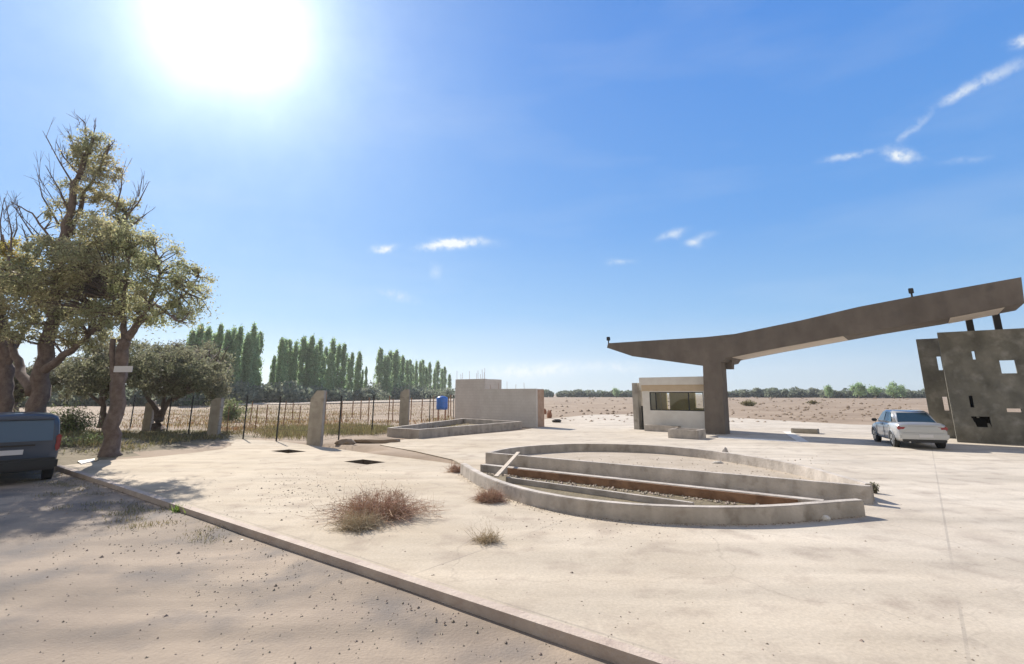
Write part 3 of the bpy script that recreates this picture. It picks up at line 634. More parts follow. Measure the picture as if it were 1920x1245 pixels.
# inner ledge with rusty face, thin kerb, floor
l0 = g(905, 870, .2); l1 = g(1545, 938, .2)
path_wall([l0, l0.lerp(l1, .5), l1], .22, -.05, .20).build('ledge', M['planter'], bas, bevel=.01)
d_ = (l1 - l0).normalized(); nrm = Vector((d_.y, -d_.x, 0)) 
if nrm.y > 0: nrm = -nrm
r0 = l0.lerp(l1, .12) + nrm * .135; r1 = l0.lerp(l1, .95) + nrm * .135
path_wall([r0, r1], .03, .012, .185).build('rusty_form', M['rust'], bas)
k0 = g(950, 895, .12); k1 = g(1300, 943, .12)
path_wall([k0, k1], .09, .0, .13).build('inner_kerb', M['planter'], bas, bevel=.008)
f = MB(); pp = [Vector((p.x, p.y, 0)) for p in fsm] + [l1, l0]; f.add([(p.x, p.y, .012) for p in pp], [tuple(range(len(pp)))]); f.build('floor', M['bank'], bas, tri=True)
# plank and rubble
pa = g(930, 895, .24); pb = g(972, 849, .42); dv = pb - pa; sd_ = Vector((dv.y, -dv.x, 0)).normalized()
plk = MB().prism([pa - sd_ * .05, pa + sd_ * .05, pb + sd_ * .05, pb - sd_ * .05], (0, 0, .03)).build('plank', M['wood']); tag(plk, 'pale wooden plank leaning across the left end of the crescent planter', 'plank')
def rock(name, c, s, m, seed, sz=(1, 1, .7)):
    bm = bmesh.new(); bmesh.ops.create_icosphere(bm, subdivisions=2, radius=1)
    for v in bm.verts:
        k = 1 + .35 * mnoise.noise(v.co * 1.3 + Vector((seed, 0, 0))); v.co = Vector((v.co.x * sz[0], v.co.y * sz[1], v.co.z * sz[2])) * k * s
        v.co += Vector(c)
    me = bpy.data.meshes.new(name); bm.to_mesh(me); bm.free(); return link(name, me, M[m])
o = rock('rubble', g(1362, 868) + Vector((0, 0, .2)), .26, 'planter', 3, (.45, .4, 1.1)); tag(o, 'upright lump of broken concrete inside the large half moon planter', 'rubble')
o = rock('rubble', g(1346, 873) + Vector((0, 0, .07)), .13, 'conc', 5, (1.4, 1, .5)); tag(o, 'small flat concrete lump beside the upright lump in the planter', 'rubble')
o = rock('stone', g(1548, 975) + Vector((0, 0, .03)), .07, 'white', 8); tag(o, 'small white stone on the pavement before the curved basin', 'stone')
o = rock('stone', g(455, 1020, -.15) + Vector((0, 0, .02)), .07, 'white', 9); tag(o, 'small white stone on the gravel beside the kerb', 'stone')
o = rock('rubble', g(1044, 792) + Vector((0, 0, .1)), .25, 'dark', 12, (1.5, 1, .6)); tag(o, 'low dark lump on the plaza right of the grey block walls', 'rubble')
for i, (x, y, s) in enumerate(((1030, 783, .4), (1022, 776, .3))):
    o = rock('rubble', g(x, y) + Vector((0, 0, .2)), s, 'rebar', 20 + i, (.6, .5, 1.2)); tag(o, ('rusty brown lump at the far corner of the grey block wall', 'smaller rusty lump behind the grey block wall corner')[i], 'rubble')
# mound by the fence
mo = rock('dirt_mound', g(705, 828) + Vector((0, 0, .0)), .5, 'dirt', 31, (2.2, 1.1, .45)); tag(mo, 'low heap of brown dirt between fence pillar and angular planter', 'dirt heap')
mo = rock('dirt_mound', g(648, 831) + Vector((0, 0, .0)), .28, 'dirt', 33, (1.5, 1.0, .7)); tag(mo, 'small heap of dirt right beside the tall tapered fence pillar', 'dirt heap')

# ------------------------------------------------------------------ fence
def pillar(px, yb, yt, wpx, label, slant=0):
    b = g(px, yb); w_ = wpx / F * b.y; zt = at(px, yt, b.y).z
    mb = MB(); hw = w_ / 2; d = .32
    pr = [b + Vector((-hw, -d / 2, -.1)), b + Vector((hw, -d / 2, -.1)), b + Vector((hw * .95, -d / 2, zt)), b + Vector((-hw * .1, -d / 2, zt)), b + Vector((-hw * .95, -d / 2, zt - slant))]
    mb.prism(pr, (0, d, 0)); o = mb.build('fence_pillar', M['conc'], bevel=.015, tri=True)
    # move the origin to the foot
    for v in o.data.vertices: v.co -= b
    o.location = b; tag(o, label, 'fence pillar', 'tapered concrete fence pillars'); return b
P2 = pillar(276, 806, 752, 15, 'concrete fence pillar behind the low spreading tree, farthest along the left run', .15)
P3 = pillar(400, 818, 746, 19, 'concrete fence pillar at the edge of the tree shade, second from the left', .15)
P4 = pillar(590, 833, 732, 25, 'tall concrete fence pillar with slanted top at the corner of the fence', .35)
P5 = pillar(757, 803, 730, 17, 'concrete fence pillar with rounded top behind the angular planter', .2)
P6 = g(850, 788)
Pm = P2 + (P2 - P3) * 1.0
fe = empty('wire_fence', P4.to_tuple(), 0, 'wire fence on thin dark posts running between the concrete pillars', 'fence')
def runs(a, b, ts, hz=2.05):
    ps = []
    for t in ts:
        p = a.lerp(b, t); ps.append(p)
        MB().tube([p - Vector((0, 0, .1)), p + Vector((0, 0, hz))], .035, 6).build('post', M['metal'], fe)
segs = [(Pm, P2, (.0, .35, .68)), (P2, P3, (.33, .66)), (P3, P4, (.33, .66)), (P4, P5, (.2, .55)), (P5, P6, (.45, 1.0))]
for a, b, ts in segs:
    runs(a, b, ts)
    wm = MB()
    for z in (.12, .55, 1.0, 1.45, 1.9):
        wm.tube([a + Vector((0, 0, z)), a.lerp(b, .5) + Vector((0, 0, z - .015)), b + Vector((0, 0, z))], .006, 3)
    L_ = (b - a).length; nd_ = int(L_ / .28)
    for i in range(nd_):
        for s in (1, -1):
            x0 = i * .28; x1 = x0 + s * 1.78 * .55
            if 0 <= x1 <= L_:
                wm.tube([a.lerp(b, x0 / L_) + Vector((0, 0, .12)), a.lerp(b, x1 / L_) + Vector((0, 0, 1.9))], .0022, 3)
    wm.build('wire_mesh', M['wire'], fe)
# stakes in the field
sk = 0
for x, y0, y1 in ((425, 812, 762), (436, 790, 757), (468, 795, 752), (478, 808, 760), (498, 800, 765), (530, 806, 752), (548, 790, 755), (560, 794, 760), (608, 800, 735), (640, 790, 752), (676, 786, 750), (690, 796, 745), (727, 800, 742), (736, 790, 748), (770, 786, 745), (790, 790, 748), (812, 788, 742), (840, 786, 744), (845, 780, 740), (500, 786, 758), (585, 785, 756), (660, 782, 752)):
    b = g(x, y0); zt = at(x, y1, b.y).z
    o = MB().tube([(0, 0, -.1), (rnd.uniform(-.06, .06), 0, zt)], .035 * b.y / 35, 5).build('vineyard_stake', M['stake']); o.location = b
    tag(o, 'thin reddish wooden stake standing in the dry field behind the fence', 'stake', 'stakes in the field behind the fence'); sk += 1

# ------------------------------------------------------------------ blue tank on a stand
tb = g(828, 789); tt = empty('water_tank', tb.to_tuple(), 0, 'blue plastic water tank standing on a thin iron stand behind the fence', 'water tank')
z0 = at(828, 768, tb.y).z; z1 = at(828, 743, tb.y).z; r_ = 10.5 / F * tb.y
MB().tube([tb + Vector((0, 0, z)) for z in (z0, z0 + .02, z0 + (z1 - z0) * .3, z0 + (z1 - z0) * .5, z0 + (z1 - z0) * .8, z1 - .12, z1 - .03, z1)], [r_ * .9, r_ * .97, r_, r_ * .97, r_, r_ * .96, r_ * .7, r_ * .3], 20).build('tank', M['bluep'], tt, smooth=True)
MB().tube([tb + Vector((0, 0, z1 - .02)), tb + Vector((0, 0, z1 + .05))], r_ * .25, 12).build('cap', M['bluep'], tt)
for sx, sy in ((-1, -1), (1, -1), (1, 1), (-1, 1)):
    q = tb + Vector((sx * r_ * .6, sy * r_ * .6, 0)); MB().tube([q, q + Vector((0, 0, z0))], .035, 5).build('leg', M['rebar'], tt)

# ------------------------------------------------------------------ trees
def limb_tree(name, base_px, Yb, limbs, clumps, label, cat, bark, leaf, lsize, dens, seed, group=None, extra=None, bare=(), twig_r=.012):
    """limbs: list of (pixel polyline with depth offsets, r0, r1) ; clumps: (x,y,rx,ry,depth,count)"""
    r_ = np.random.default_rng(seed); rr = random.Random(seed)
    base = at(base_px[0], base_px[1], Yb); base.z = 0
    e = empty(name, base.to_tuple(), 0, label, cat, group)
    mb = MB(); nodes = []
    for pl, r0, r1 in limbs:
        pts = [at(p[0], p[1], Yb + (p[2] if len(p) > 2 else 0)) for p in pl]
        # refine with slight wander
        fine = []
        for i in range(len(pts) - 1):
            for k in range(4):
                q = pts[i].lerp(pts[i + 1], k / 4)
                if 0 < i * 4 + k: q += Vector([rr.gauss(0, .05) for _ in range(3)]) * min(1, r0 * 3)
                fine.append(q)
        fine.append(pts[-1]); m_ = len(fine)
        rad = [r0 + (r1 - r0) * (i / (m_ - 1)) ** .8 for i in range(m_)]
        if pl[0][1] > 770: rad[0] *= 1.5; rad[1] *= 1.15
        mb.tube(fine, rad, 9); nodes += list(zip(fine, rad))
    nodep = np.array([tuple(n[0]) for n in nodes])
    cs = []; lc = []
    tw = MB()
    for (x, y, rx, ry, dz, cnt) in clumps:
        c = at(x, y, Yb + dz); s = Yb / F; R3 = np.array([rx * s, rx * s * 1.05, ry * s]); cnt = int(cnt * dens)
        nsub = max(3, cnt // 55)
        for k in range(nsub):
            v = r_.normal(size=3); v /= np.linalg.norm(v); v *= r_.uniform(.25, 1) ** .5
            sc_ = np.array(c) + v * R3
            d = np.linalg.norm(nodep - sc_, axis=1); j = int(np.argmin(d)); p0 = Vector(nodep[j]); p2 = Vector(sc_)
            mid = p0.lerp(p2, .5) + Vector([rr.gauss(0, .08) * d[j] for _ in range(3)]) + Vector((0, 0, .08 * d[j]))
            tw.tube([p0, mid, p2], [min(.05, .02 + .012 * d[j]), .02, twig_r * .6], 4, cap=False)
            m_ = int(cnt / nsub * r_.uniform(.5, 1.5))
            sg = r_.uniform(.09, .21) * (1 + .03 * Yb / 10)
            lc.append(sc_ + r_.normal(size=(m_, 3)) * sg * np.array([1, 1, .8]))
            # also some leaves down the twig
            t = r_.uniform(.5, 1, (m_ // 3, 1)); lc.append(np.array(mid) * (1 - t) + sc_ * t + r_.normal(size=(m_ // 3, 3)) * .09)
    for (x0, y0, x1, y1, dz) in bare:      # dead twigs
        a = at(x0, y0, Yb + dz); b = at(x1, y1, Yb + dz + rr.uniform(-.8, .8)); L0 = (b - a).length
        mid = a.lerp(b, .5) + Vector([rr.gauss(0, .05) * L0 for _ in range(3)])
        tw.tube([a, mid, b], [.045, .03, .009], 4, cap=False)
        for k in range(9):
            t = rr.uniform(.25, .95); q = a.lerp(b, t); d = (b - a).normalized() * rr.uniform(.3, 1) + Vector([rr.gauss(0, .45) for _ in range(3)]) + Vector((0, 0, .35))
            q2 = q + d * L0 * .25 * rr.uniform(.4, 1.1); tw.tube([q, q2], [.014, .005], 3, cap=False)
            q3 = q.lerp(q2, .6); tw.tube([q3, q3 + (d + Vector([rr.gauss(0, .4) for _ in range(3)])) * L0 * .10], [.009, .004], 3, cap=False)
    mb.build('trunk', bark, e, smooth=True, recalc=False)
    tw.build('branches', bark, e, recalc=False)
    cen = np.concatenate(lc); ax, ay = leaf_axes(len(cen), lsize, .42, .3)
    me = quads_mesh('crown', cen, ax, ay); link('crown', me, leaf, e)
    return e

big = limb_tree('tall_tree', (62, 800), 22, [
    ([(55, 812), (68, 760), (80, 690), (98, 610), (105, 540), (112, 480), (125, 420), (138, 350), (160, 295), (175, 258)], .40, .07),
    ([(78, 700), (110, 672, -.5), (150, 645, -1), (190, 605, -1.4), (215, 560, -1.6)], .2, .05),
    ([(120, 460), (145, 410, .5), (160, 360, .5), (185, 320, .4), (205, 270, .4)], .14, .04),
    ([(60, 735), (38, 690, .8), (18, 640, 1), (0, 600, 1)], .24, .08),
    ([(105, 560), (140, 500, 1), (190, 440, 1), (235, 400, 1)], .15, .04),
    ([(112, 500), (90, 440, .4), (60, 400, .4), (20, 378, .4)], .07, .02),
    ([(100, 600), (60, 540, 1.5), (20, 500, 1.5), (5, 440, 1.5)], .13, .04),
    ], [
    (170, 280, 38, 40, 0, 2100), (200, 320, 26, 30, 0, 1000), (235, 400, 30, 30, .6, 900), (120, 400, 26, 40, .4, 800), (90, 470, 40, 34, .6, 1200), (150, 300, 30, 30, .5, 700), (182, 350, 32, 32, 0, 1100), (140, 350, 22, 40, .6, 600), (205, 375, 28, 28, .6, 700),
    (190, 430, 55, 40, .5, 2600), (165, 490, 60, 45, -.5, 3400), (215, 480, 60, 50, .8, 3200), (150, 560, 65, 50, 0, 3600), (215, 560, 60, 50, -1, 3200),
    (90, 560, 60, 50, 1, 2600), (40, 560, 55, 50, 1.4, 2600), (190, 440, 34, 30, -3.5, 1500), (140, 500, 36, 34, -4, 1900), (95, 470, 30, 26, -4, 900), (80, 540, 40, 34, -4, 1600), (20, 520, 40, 34, -4.5, 1500), (20, 600, 45, 40, .4, 1800), (90, 620, 60, 30, -.5, 1900), (165, 625, 55, 28, -1.2, 1700), (-20, 560, 40, 60, 1, 1600)],
    'tallest gnarled tree at the left with a thinning top of bare twigs', 'tree', M['bark'], M['leaf_big'], .062, .95, 11,
    bare=[(120, 440, 78, 340, 0), (130, 400, 85, 310, 0), (140, 350, 80, 245, .2), (150, 320, 125, 240, .3), (165, 280, 143, 215, 0), (172, 270, 180, 225, 0), (200, 290, 215, 265, 0), (150, 330, 105, 265, .5),
          (215, 400, 230, 320, 0), (225, 420, 280, 340, .4), (230, 430, 262, 360, 1), (100, 480, 20, 378, .5), (90, 470, 35, 400, .6), (110, 420, 70, 325, .3), (20, 470, 8, 370, .4), (240, 430, 290, 390, .6), (60, 470, 40, 420, 1)])
side = limb_tree('leaning_tree', (208, 856), 18.8, [
    ([(206, 864), (212, 800), (218, 720), (228, 660), (236, 630)], .29, .18),
    ([(236, 636), (262, 600, .3), (285, 560, .5), (300, 510, .6), (290, 460, .6)], .16, .03),
    ([(234, 640), (230, 590, .2), (235, 530, .2), (245, 470, .3)], .13, .03),
    ([(216, 750), (214, 690), (212, 636)], .13, .09),
    ([(262, 605), (310, 580, .3), (350, 550, .3), (372, 520, .3)], .08, .02),
    ([(255, 600), (290, 570, -.5), (330, 600, -.6), (350, 605, -.6)], .06, .02),
    ], [
    (240, 450, 40, 35, .3, 1200), (280, 470, 38, 40, .5, 1500), (300, 520, 48, 42, .5, 2000), (250, 530, 50, 45, 0, 2000), (345, 540, 38, 42, .3, 1300), (330, 480, 16, 34, .3, 420),
    (360, 585, 36, 28, .2, 800), (310, 590, 42, 26, 0, 1100), (262, 590, 45, 24, .2, 1000), (375, 545, 22, 34, .2, 380), (355, 505, 16, 24, .2, 280), (200, 590, 45, 35, .3, 1200)],
    'leaning tree at the pavement corner carrying a small pink sign', 'tree', M['bark'], M['leaf_side'], .055, .95, 12)
left = limb_tree('old_tree', (6, 800), 24, [
    ([(4, 806), (8, 740), (10, 680), (6, 620), (-6, 560), (-10, 480)], .42, .12),
    ([(10, 690), (36, 640), (60, 600), (80, 560)], .14, .05)],
    [(10, 480, 40, 35, 0, 1700), (30, 520, 45, 35, 1, 1800), (-10, 540, 50, 50, 0, 1800), (-40, 480, 40, 60, 0, 1200), (60, 500, 30, 28, 1, 900)],
    'yellowing tree cut by the left edge of the picture', 'tree', M['bark'], M['leaf_yel'], .068, 1.1, 13, bare=[(5, 470, 8, 370, 0), (20, 460, 30, 400, 0)])
OC = [(260, 700, 32, 30, 0, 2600), (300, 680, 48, 34, 0, 4200), (350, 690, 48, 32, -.4, 4200), (395, 705, 34, 34, 0, 3200), (320, 715, 60, 28, -.5, 3600), (410, 735, 20, 20, 0, 900), (370, 660, 40, 22, .5, 1700), (270, 665, 30, 22, .5, 1400), (405, 680, 25, 25, .4, 1200)]
OC += [(x, y, a, b * .8, -3.2, int(n * .5)) for x, y, a, b, d, n in OC[:6]] + [(x - 10, y - 6, a, b * .7, -5.4, int(n * .4)) for x, y, a, b, d, n in OC[:5]]
olive = limb_tree('spreading_tree', (298, 808), 32, [
    ([(297, 812), (296, 790), (302, 772)], .32, .26), ([(298, 780), (285, 755), (272, 738), (262, 720)], .17, .06),
    ([(302, 775), (318, 752), (345, 738), (375, 728), (395, 715)], .17, .05), ([(305, 765), (310, 735), (320, 700)], .12, .05)],
    OC,
    'low wide spreading tree with forked dark trunk before the fence', 'tree', M['bark'], M['leaf_ol'], .075, .95, 14)
back1 = limb_tree('bushy_tree', (190, 795), 30, [
    ([(192, 802), (196, 775), (190, 745)], .2, .12), ([(192, 760), (165, 735), (150, 715)], .1, .04), ([(192, 760), (205, 725), (200, 690)], .09, .04)],
    [(160, 710, 40, 34, 0, 3000), (195, 695, 34, 34, 0, 2400), (130, 720, 34, 32, .5, 2200), (180, 665, 40, 22, .5, 1600), (215, 720, 24, 26, 0, 1200), (110, 690, 30, 30, 1, 1600), (165, 705, 40, 28, -4, 1500), (200, 690, 36, 28, -4.5, 1500), (215, 655, 30, 24, -5, 1000)],
    'rounded bushy tree seen between the tall trunk and the leaning tree', 'tree', M['bark'], M['leaf_ol'], .08, .95, 15)
back2 = limb_tree('bushy_tree', (30, 790), 34, [([(30, 800), (28, 770), (30, 740)], .25, .15)],
    [(40, 720, 40, 40, 0, 2600), (0, 720, 40, 45, 0, 2200), (60, 690, 30, 30, 0, 1200)], 'dark bushy tree behind the trunks at the far left, above the van', 'tree', M['bark'], M['leaf_ol'], .11, 1, 16)

# sign and post on the leaning tree
sp_ = g(208, 862); sp_.y -= .55; sp_.x += .05
sc_ = at(231, 692, sp_.y - .12)
sg = empty('street_sign', sc_.to_tuple(), 0, 'small pale pink street sign plate fixed in front of the leaning tree', 'sign')
MB().box(sc_, .62, .02, .2).build('plate', M['plate'], sg, bevel=.004)
MB().box(sc_ + Vector((-.12, .055, 0)), .2, .09, .05).build('bracket', M['metal'], sg)

# poplars
def poplar_mesh(seed, n):
    r_ = np.random.default_rng(seed); cs = []
    nsub = 95
    for k in range(nsub):
        t = r_.uniform(.05, 1); prof = (math.sin(min(1, t * 1.15 + .12) * math.pi) ** .55) if t < .78 else max(0.03, (1 - t) / .22) ** .8 * .8
        a = r_.uniform(0, 2 * math.pi); rad = r_.uniform(.2, .95) * prof * .080
        c = np.array([rad * math.cos(a), rad * math.sin(a), t * .97]); m_ = n // nsub
        cs.append(c + r_.normal(size=(m_, 3)) * np.array([.014, .014, .035]))
    cen = np.concatenate(cs); s = .0145
    a = r_.normal(size=(len(cen), 3)) * np.array([.6, .6, 1.2]); a /= np.linalg.norm(a, axis=1)[:, None]
    b = r_.normal(size=(len(cen), 3)); b -= (a * b).sum(1)[:, None] * a; b /= np.linalg.norm(b, axis=1)[:, None]
    q = s * r_.uniform(.6, 1.3, len(cen))[:, None]
    me = quads_mesh('crown', cen, a * q, b * q * .6); me.materials.append(M['leaf_pop']); return me
pm = [poplar_mesh(40 + i, 5200) for i in range(5)]
tm = MB().tube([(0, 0, -.02), (0, 0, .3), (.004, 0, .9)], [.013, .010, .002], 6); tme = bpy.data.meshes.new('trunk'); tme.from_pydata(tm.v, [], tm.f); tme.materials.append(M['bark2'])
POP = [(362, 622), (378, 610), (392, 616), (415, 609), (440, 617), (452, 615), (466, 626), (477, 611), (489, 624), (515, 668), (530, 636), (543, 638), (556, 642), (570, 634), (586, 631), (601, 639), (612, 652), (625, 637), (646, 647), (661, 662), (675, 661), (687, 688),
       (714, 654), (722, 668), (732, 660), (744, 657), (756, 668), (769, 675), (781, 678), (793, 676), (806, 680), (821, 678), (834, 688), (843, 702)]
GP = [9, 22]
new = []
for q in range(len(POP) - 1):
    new.append(POP[q])
    if q not in (8, 21) and POP[q + 1][0] - POP[q][0] > 9: new.append(((POP[q][0] + POP[q + 1][0]) / 2 + rnd.uniform(-2, 2), max(POP[q][1], POP[q + 1][1]) + rnd.uniform(0, 16)))
new.append(POP[-1]); POP = new
for i, (x, y) in enumerate(POP):
    k = (x - 960) / 955.0; Y = -75.4 / (k - .122) + rnd.uniform(-3, 3); p = at(x, y, Y); hgt_ = p.z
    if x < 500: lb = 'tall narrow poplar in the nearest clump just right of the spreading tree'; gp = 'poplars of the nearest clump'
    elif x < 700: lb = 'tall narrow poplar in the middle clump above the fence corner pillar'; gp = 'poplars of the middle clump'
    else: lb = 'small looking narrow poplar in the farthest clump left of the grey walls'; gp = 'poplars of the farthest clump'
    e = empty('poplar_tree', (p.x, p.y, 0), rnd.uniform(0, 6.28), lb, 'poplar', gp); wsc = rnd.uniform(.85, 1.2) * (1.15 if x > 700 else 1)
    e.scale = (hgt_ * wsc, hgt_ * wsc, hgt_)
    for nm, me in (('crown', pm[i % 5]), ('trunk', tme)):
        o = bpy.data.objects.new(nm, me); C.objects.link(o); o.parent = e

def mass(name, segs_, cnt, leaf, size, label, cat, hv=.6):
    """a far belt of foliage: (x0,x1,ytop,Y) spans"""
    cs = []
    for (x0, x1, yt, Y) in segs_:
        n = int(cnt * (x1 - x0) / 100); 
        zt = at((x0 + x1) / 2, yt, Y).z; X0 = at(x0, 738, Y).x; X1 = at(x1, 738, Y).x
        nb = max(3, int((x1 - x0) / 3.5))
        for k in range(nb):
            bx_ = rng.uniform(X0, X1); hh = zt * rng.choice([rng.uniform(.5, .8), rng.uniform(.7, 1.1)]); ww = hh * rng.uniform(.5, .9); m_ = n // nb
            v = rng.normal(size=(m_, 3)); v /= np.linalg.norm(v, axis=1)[:, None]; v *= rng.uniform(.3, 1, (m_, 1)) ** .4
            cs.append(np.array([bx_, Y + rng.uniform(-4, 4), hh * .5]) + v * np.array([ww, ww, hh * .52]))
    cen = np.concatenate(cs); cen = cen[cen[:, 2] > 0]
    ax, ay = leaf_axes(len(cen), size, .7); me = quads_mesh(name, cen, ax, ay); o = link(name, me, leaf)
    tag(o, label, cat, kind='stuff'); return o
mass('hedge', [(345, 470, 712, 110), (470, 560, 716, 122), (560, 640, 722, 140), (640, 720, 726, 165), (690, 712, 716, 190), (712, 852, 722, 215)], 2600, M['leaf_far'], .45, 'dark belt of bushes behind the feet of the poplars', 'hedge')
mass('tree_line', [(1005, 1110, 731, 330), (1095, 1205, 730, 330), (1340, 1470, 729, 300), (1440, 1560, 728, 290), (1540, 1740, 730, 270)], 4200, M['leaf_far'], .75, 'long dark belt of trees on the horizon beyond the brown field', 'tree line')
mass('tree_line', [(-60, 120, 700, 90), (100, 260, 715, 95), (240, 360, 718, 100)], 2200, M['leaf_far'], .4, 'belt of bushes behind the trees on the left', 'tree line')
def round_tree(x, yt, Y, wf_, label, seed, group):
    p = at(x, yt, Y); hh = p.z; e = empty('field_tree', (p.x, p.y, 0), 0, label, 'tree', group)
    r_ = np.random.default_rng(seed); cs = []
    for k in range(16):
        v = r_.normal(size=3); v /= np.linalg.norm(v); c = np.array([p.x, p.y, hh * .58]) + v * np.array([wf_ * hh * .3, wf_ * hh * .3, hh * .3])
        cs.append(c + r_.normal(size=(90, 3)) * hh * .09)
    cen = np.concatenate(cs); ax, ay = leaf_axes(len(cen), hh * .045, .7); link('crown', quads_mesh('crown', cen, ax, ay), M['leaf_pop'], e)
    MB().tube([(p.x, p.y, -.1), (p.x, p.y, hh * .6)], [.3, .12], 6).build('trunk', M['bark'], e)
for i, (x, yt, Y, wf_, lb) in enumerate(((1553, 724, 250, 1.0, 'small round tree on the horizon, leftmost of the group left of the tower'), (1607, 719, 240, 1.2, 'broad round green tree on the horizon left of the tower'),
        (1639, 721, 250, 1.0, 'round green tree second from right on the horizon left of the tower'), (1672, 717, 240, 1.1, 'tallest round tree on the horizon nearest the tower'), (1690, 723, 245, .8, 'narrow tree on the horizon touching the tallest one by the tower'), (1155, 727, 300, .7, 'small pointed tree on the horizon left of the guard booth'))):
    round_tree(x, yt, Y, wf_, lb, 60 + i, 'trees on the horizon')

# ------------------------------------------------------------------ shrubs, grass, dry bushes
def shrub(px, w_, h_, label, leaf, cnt, size, seed, stems=M['bark'], name='shrub'):
    b = g(*px) if not isinstance(px, Vector) else px; e = empty(name, b.to_tuple(), 0, label, 'shrub'); r_ = np.random.default_rng(seed)
    cs = []; mb = MB(); ns_ = max(8, cnt // 60)
    for k in range(ns_):
        a = r_.uniform(0, 6.28); rr_ = r_.uniform(0, 1) ** .6; tip = np.array([b.x + math.cos(a) * rr_ * w_ / 2, b.y + math.sin(a) * rr_ * w_ / 2, b.z + h_ * r_.uniform(.4, 1) * (1 - .35 * rr_)])
        mb.tube([b, Vector(tip).lerp(b, .45) + Vector((0, 0, h_ * .1)), Vector(tip)], [.02, .012, .005], 4, cap=False)
        t = r_.uniform(.25, 1, (cnt // ns_, 1)); cs.append(np.array(b) * (1 - t) + tip * t + r_.normal(size=(cnt // ns_, 3)) * h_ * .10)
    cen = np.concatenate(cs); ax, ay = leaf_axes(len(cen), size, .45); link('foliage', quads_mesh('foliage', cen, ax, ay), leaf, e); mb.build('stems', stems, e, recalc=False)
shrub((128, 822), 2.6, 1.9, 'leafy green shrub just right of the blue van roof', M['leaf_shrub'], 3800, .055, 70)
shrub((165, 845), 2.4, .75, 'low sprawling shrub between the van and the leaning tree', M['leaf_shrub'], 2600, .045, 71)
shrub((245, 838), 1.4, .45, 'small low shrub right of the leaning tree foot', M['leaf_ol'], 1200, .04, 72)
shrub((40, 812), 2.8, 1.5, 'shrub rising behind the roof of the blue van', M['leaf_ol'], 2400, .055, 73)
shrub((345, 822), 2.0, .3, 'low weeds in the shade under the spreading tree', M['leaf_ol'], 1200, .035, 74)
shrub((430, 790), 3.0, 2.2, 'pale green shrub behind the fence right of the shaded pillar', M['leaf_shrub'], 2200, .08, 75)
shrub((1405, 762), 3.2, 1.2, 'lone round dry bush in the brown field right of the column', M['grass_olive'], 1500, .12, 76)
shrub((1525, 757), 3.2, .9, 'small dry bush in the brown field halfway to the tower', M['grass_olive'], 900, .12, 77)
shrub((1642, 925), .2, .26, 'small dark weed at the right tip of the crescent planter', M['leaf_ol'], 320, .03, 78)
def blades(name, cen, hgt_, wid_, m, label, cat, lean=.35):
    if name.startswith('kerb'): cen = cen[cen[:, 0] * N.x + cen[:, 1] * N.y < KN - .1]
    n = len(cen); a = np.zeros((n, 3)); a[:, 2] = 1; a += rng.normal(size=(n, 3)) * lean; a /= np.linalg.norm(a, axis=1)[:, None]
    h = hgt_ * rng.uniform(.4, 1.2, n)[:, None] / 2; b = rng.normal(size=(n, 3)); b[:, 2] = 0; b /= np.linalg.norm(b, axis=1)[:, None]
    o = link(name, quads_mesh(name, cen + a * h * .9, a * h, b * wid_), m); tag(o, label, cat, kind='stuff'); return o
def patch(px0, py0, px1, py1, n, clump=.5, z=-.03, ncl=20):
    """points scattered over a ground patch, gathered in tufts"""
    out_ = []
    c = [g(rng.uniform(px0, px1), rng.uniform(py0, py1), z) for _ in range(ncl)]
    for q in c:
        s = clump * (q.y / 30); out_.append(np.array(q) + rng.normal(size=(n // ncl, 3)) * np.array([s, s, 0]))
    return np.concatenate(out_)
blades('dry_grass', np.concatenate([patch(425, 772, 850, 812, 9000, .8, ncl=60), patch(425, 756, 850, 772, 2600, 2.0, ncl=22), patch(240, 770, 420, 804, 3500, .9, ncl=50)]), .27, .022, M['grass_dry'], 'dry orange grass and weeds over the field behind the fence', 'grass')
blades('green_weeds', np.concatenate([patch(515, 800, 590, 826, 4000, .6, ncl=22), patch(600, 800, 730, 818, 4000, .6, ncl=22), patch(425, 755, 560, 790, 3000, 1.5, ncl=26), patch(600, 746, 840, 752, 3000, 2.5, ncl=26)]), .35, .018, M['grass_olive'], 'olive green weeds along the foot of the fence', 'weeds')
blades('kerb_grass', np.concatenate([patch(322, 948, 368, 966, 1800, .15, -.095, 8)]), .17, .006, M['grass_green'], 'bright green grass tuft growing against the street kerb', 'grass', .6)
kg = []
for i in range(40):
    uu = rng.uniform(uc + .5, uc + 12); q = un(uu, KN - .18 - abs(rng.normal()) * .5, -.105); kg.append(np.array(q) + rng.normal(size=(70, 3)) * np.array([.16, .12, 0]))
blades('kerb_weeds', np.concatenate(kg), .09, .005, M['grass_olive'], 'sparse straw coloured weeds along the gravel beside the kerb', 'weeds', .8)
bk = []
for i in range(420):
    X_, Y_ = rng.uniform(-30, -13.2), rng.uniform(18.9, 31); uu, nn = tou(Vector((X_, Y_, 0)))
    if nn > 14.0 or X_ > -13.9 + (Y_ - 18.6) * -.07 or nn < KN + .3: continue
    bk.append(np.array([X_, Y_, hgt(uu, nn)]) + rng.normal(size=(55, 3)) * np.array([.3, .25, 0]) * [1, 1, 0])
blades('shade_weeds', np.concatenate(bk), .26, .018, M['grass_olive'], 'dull weeds and litter under the trees beside the pavement', 'weeds', .8)

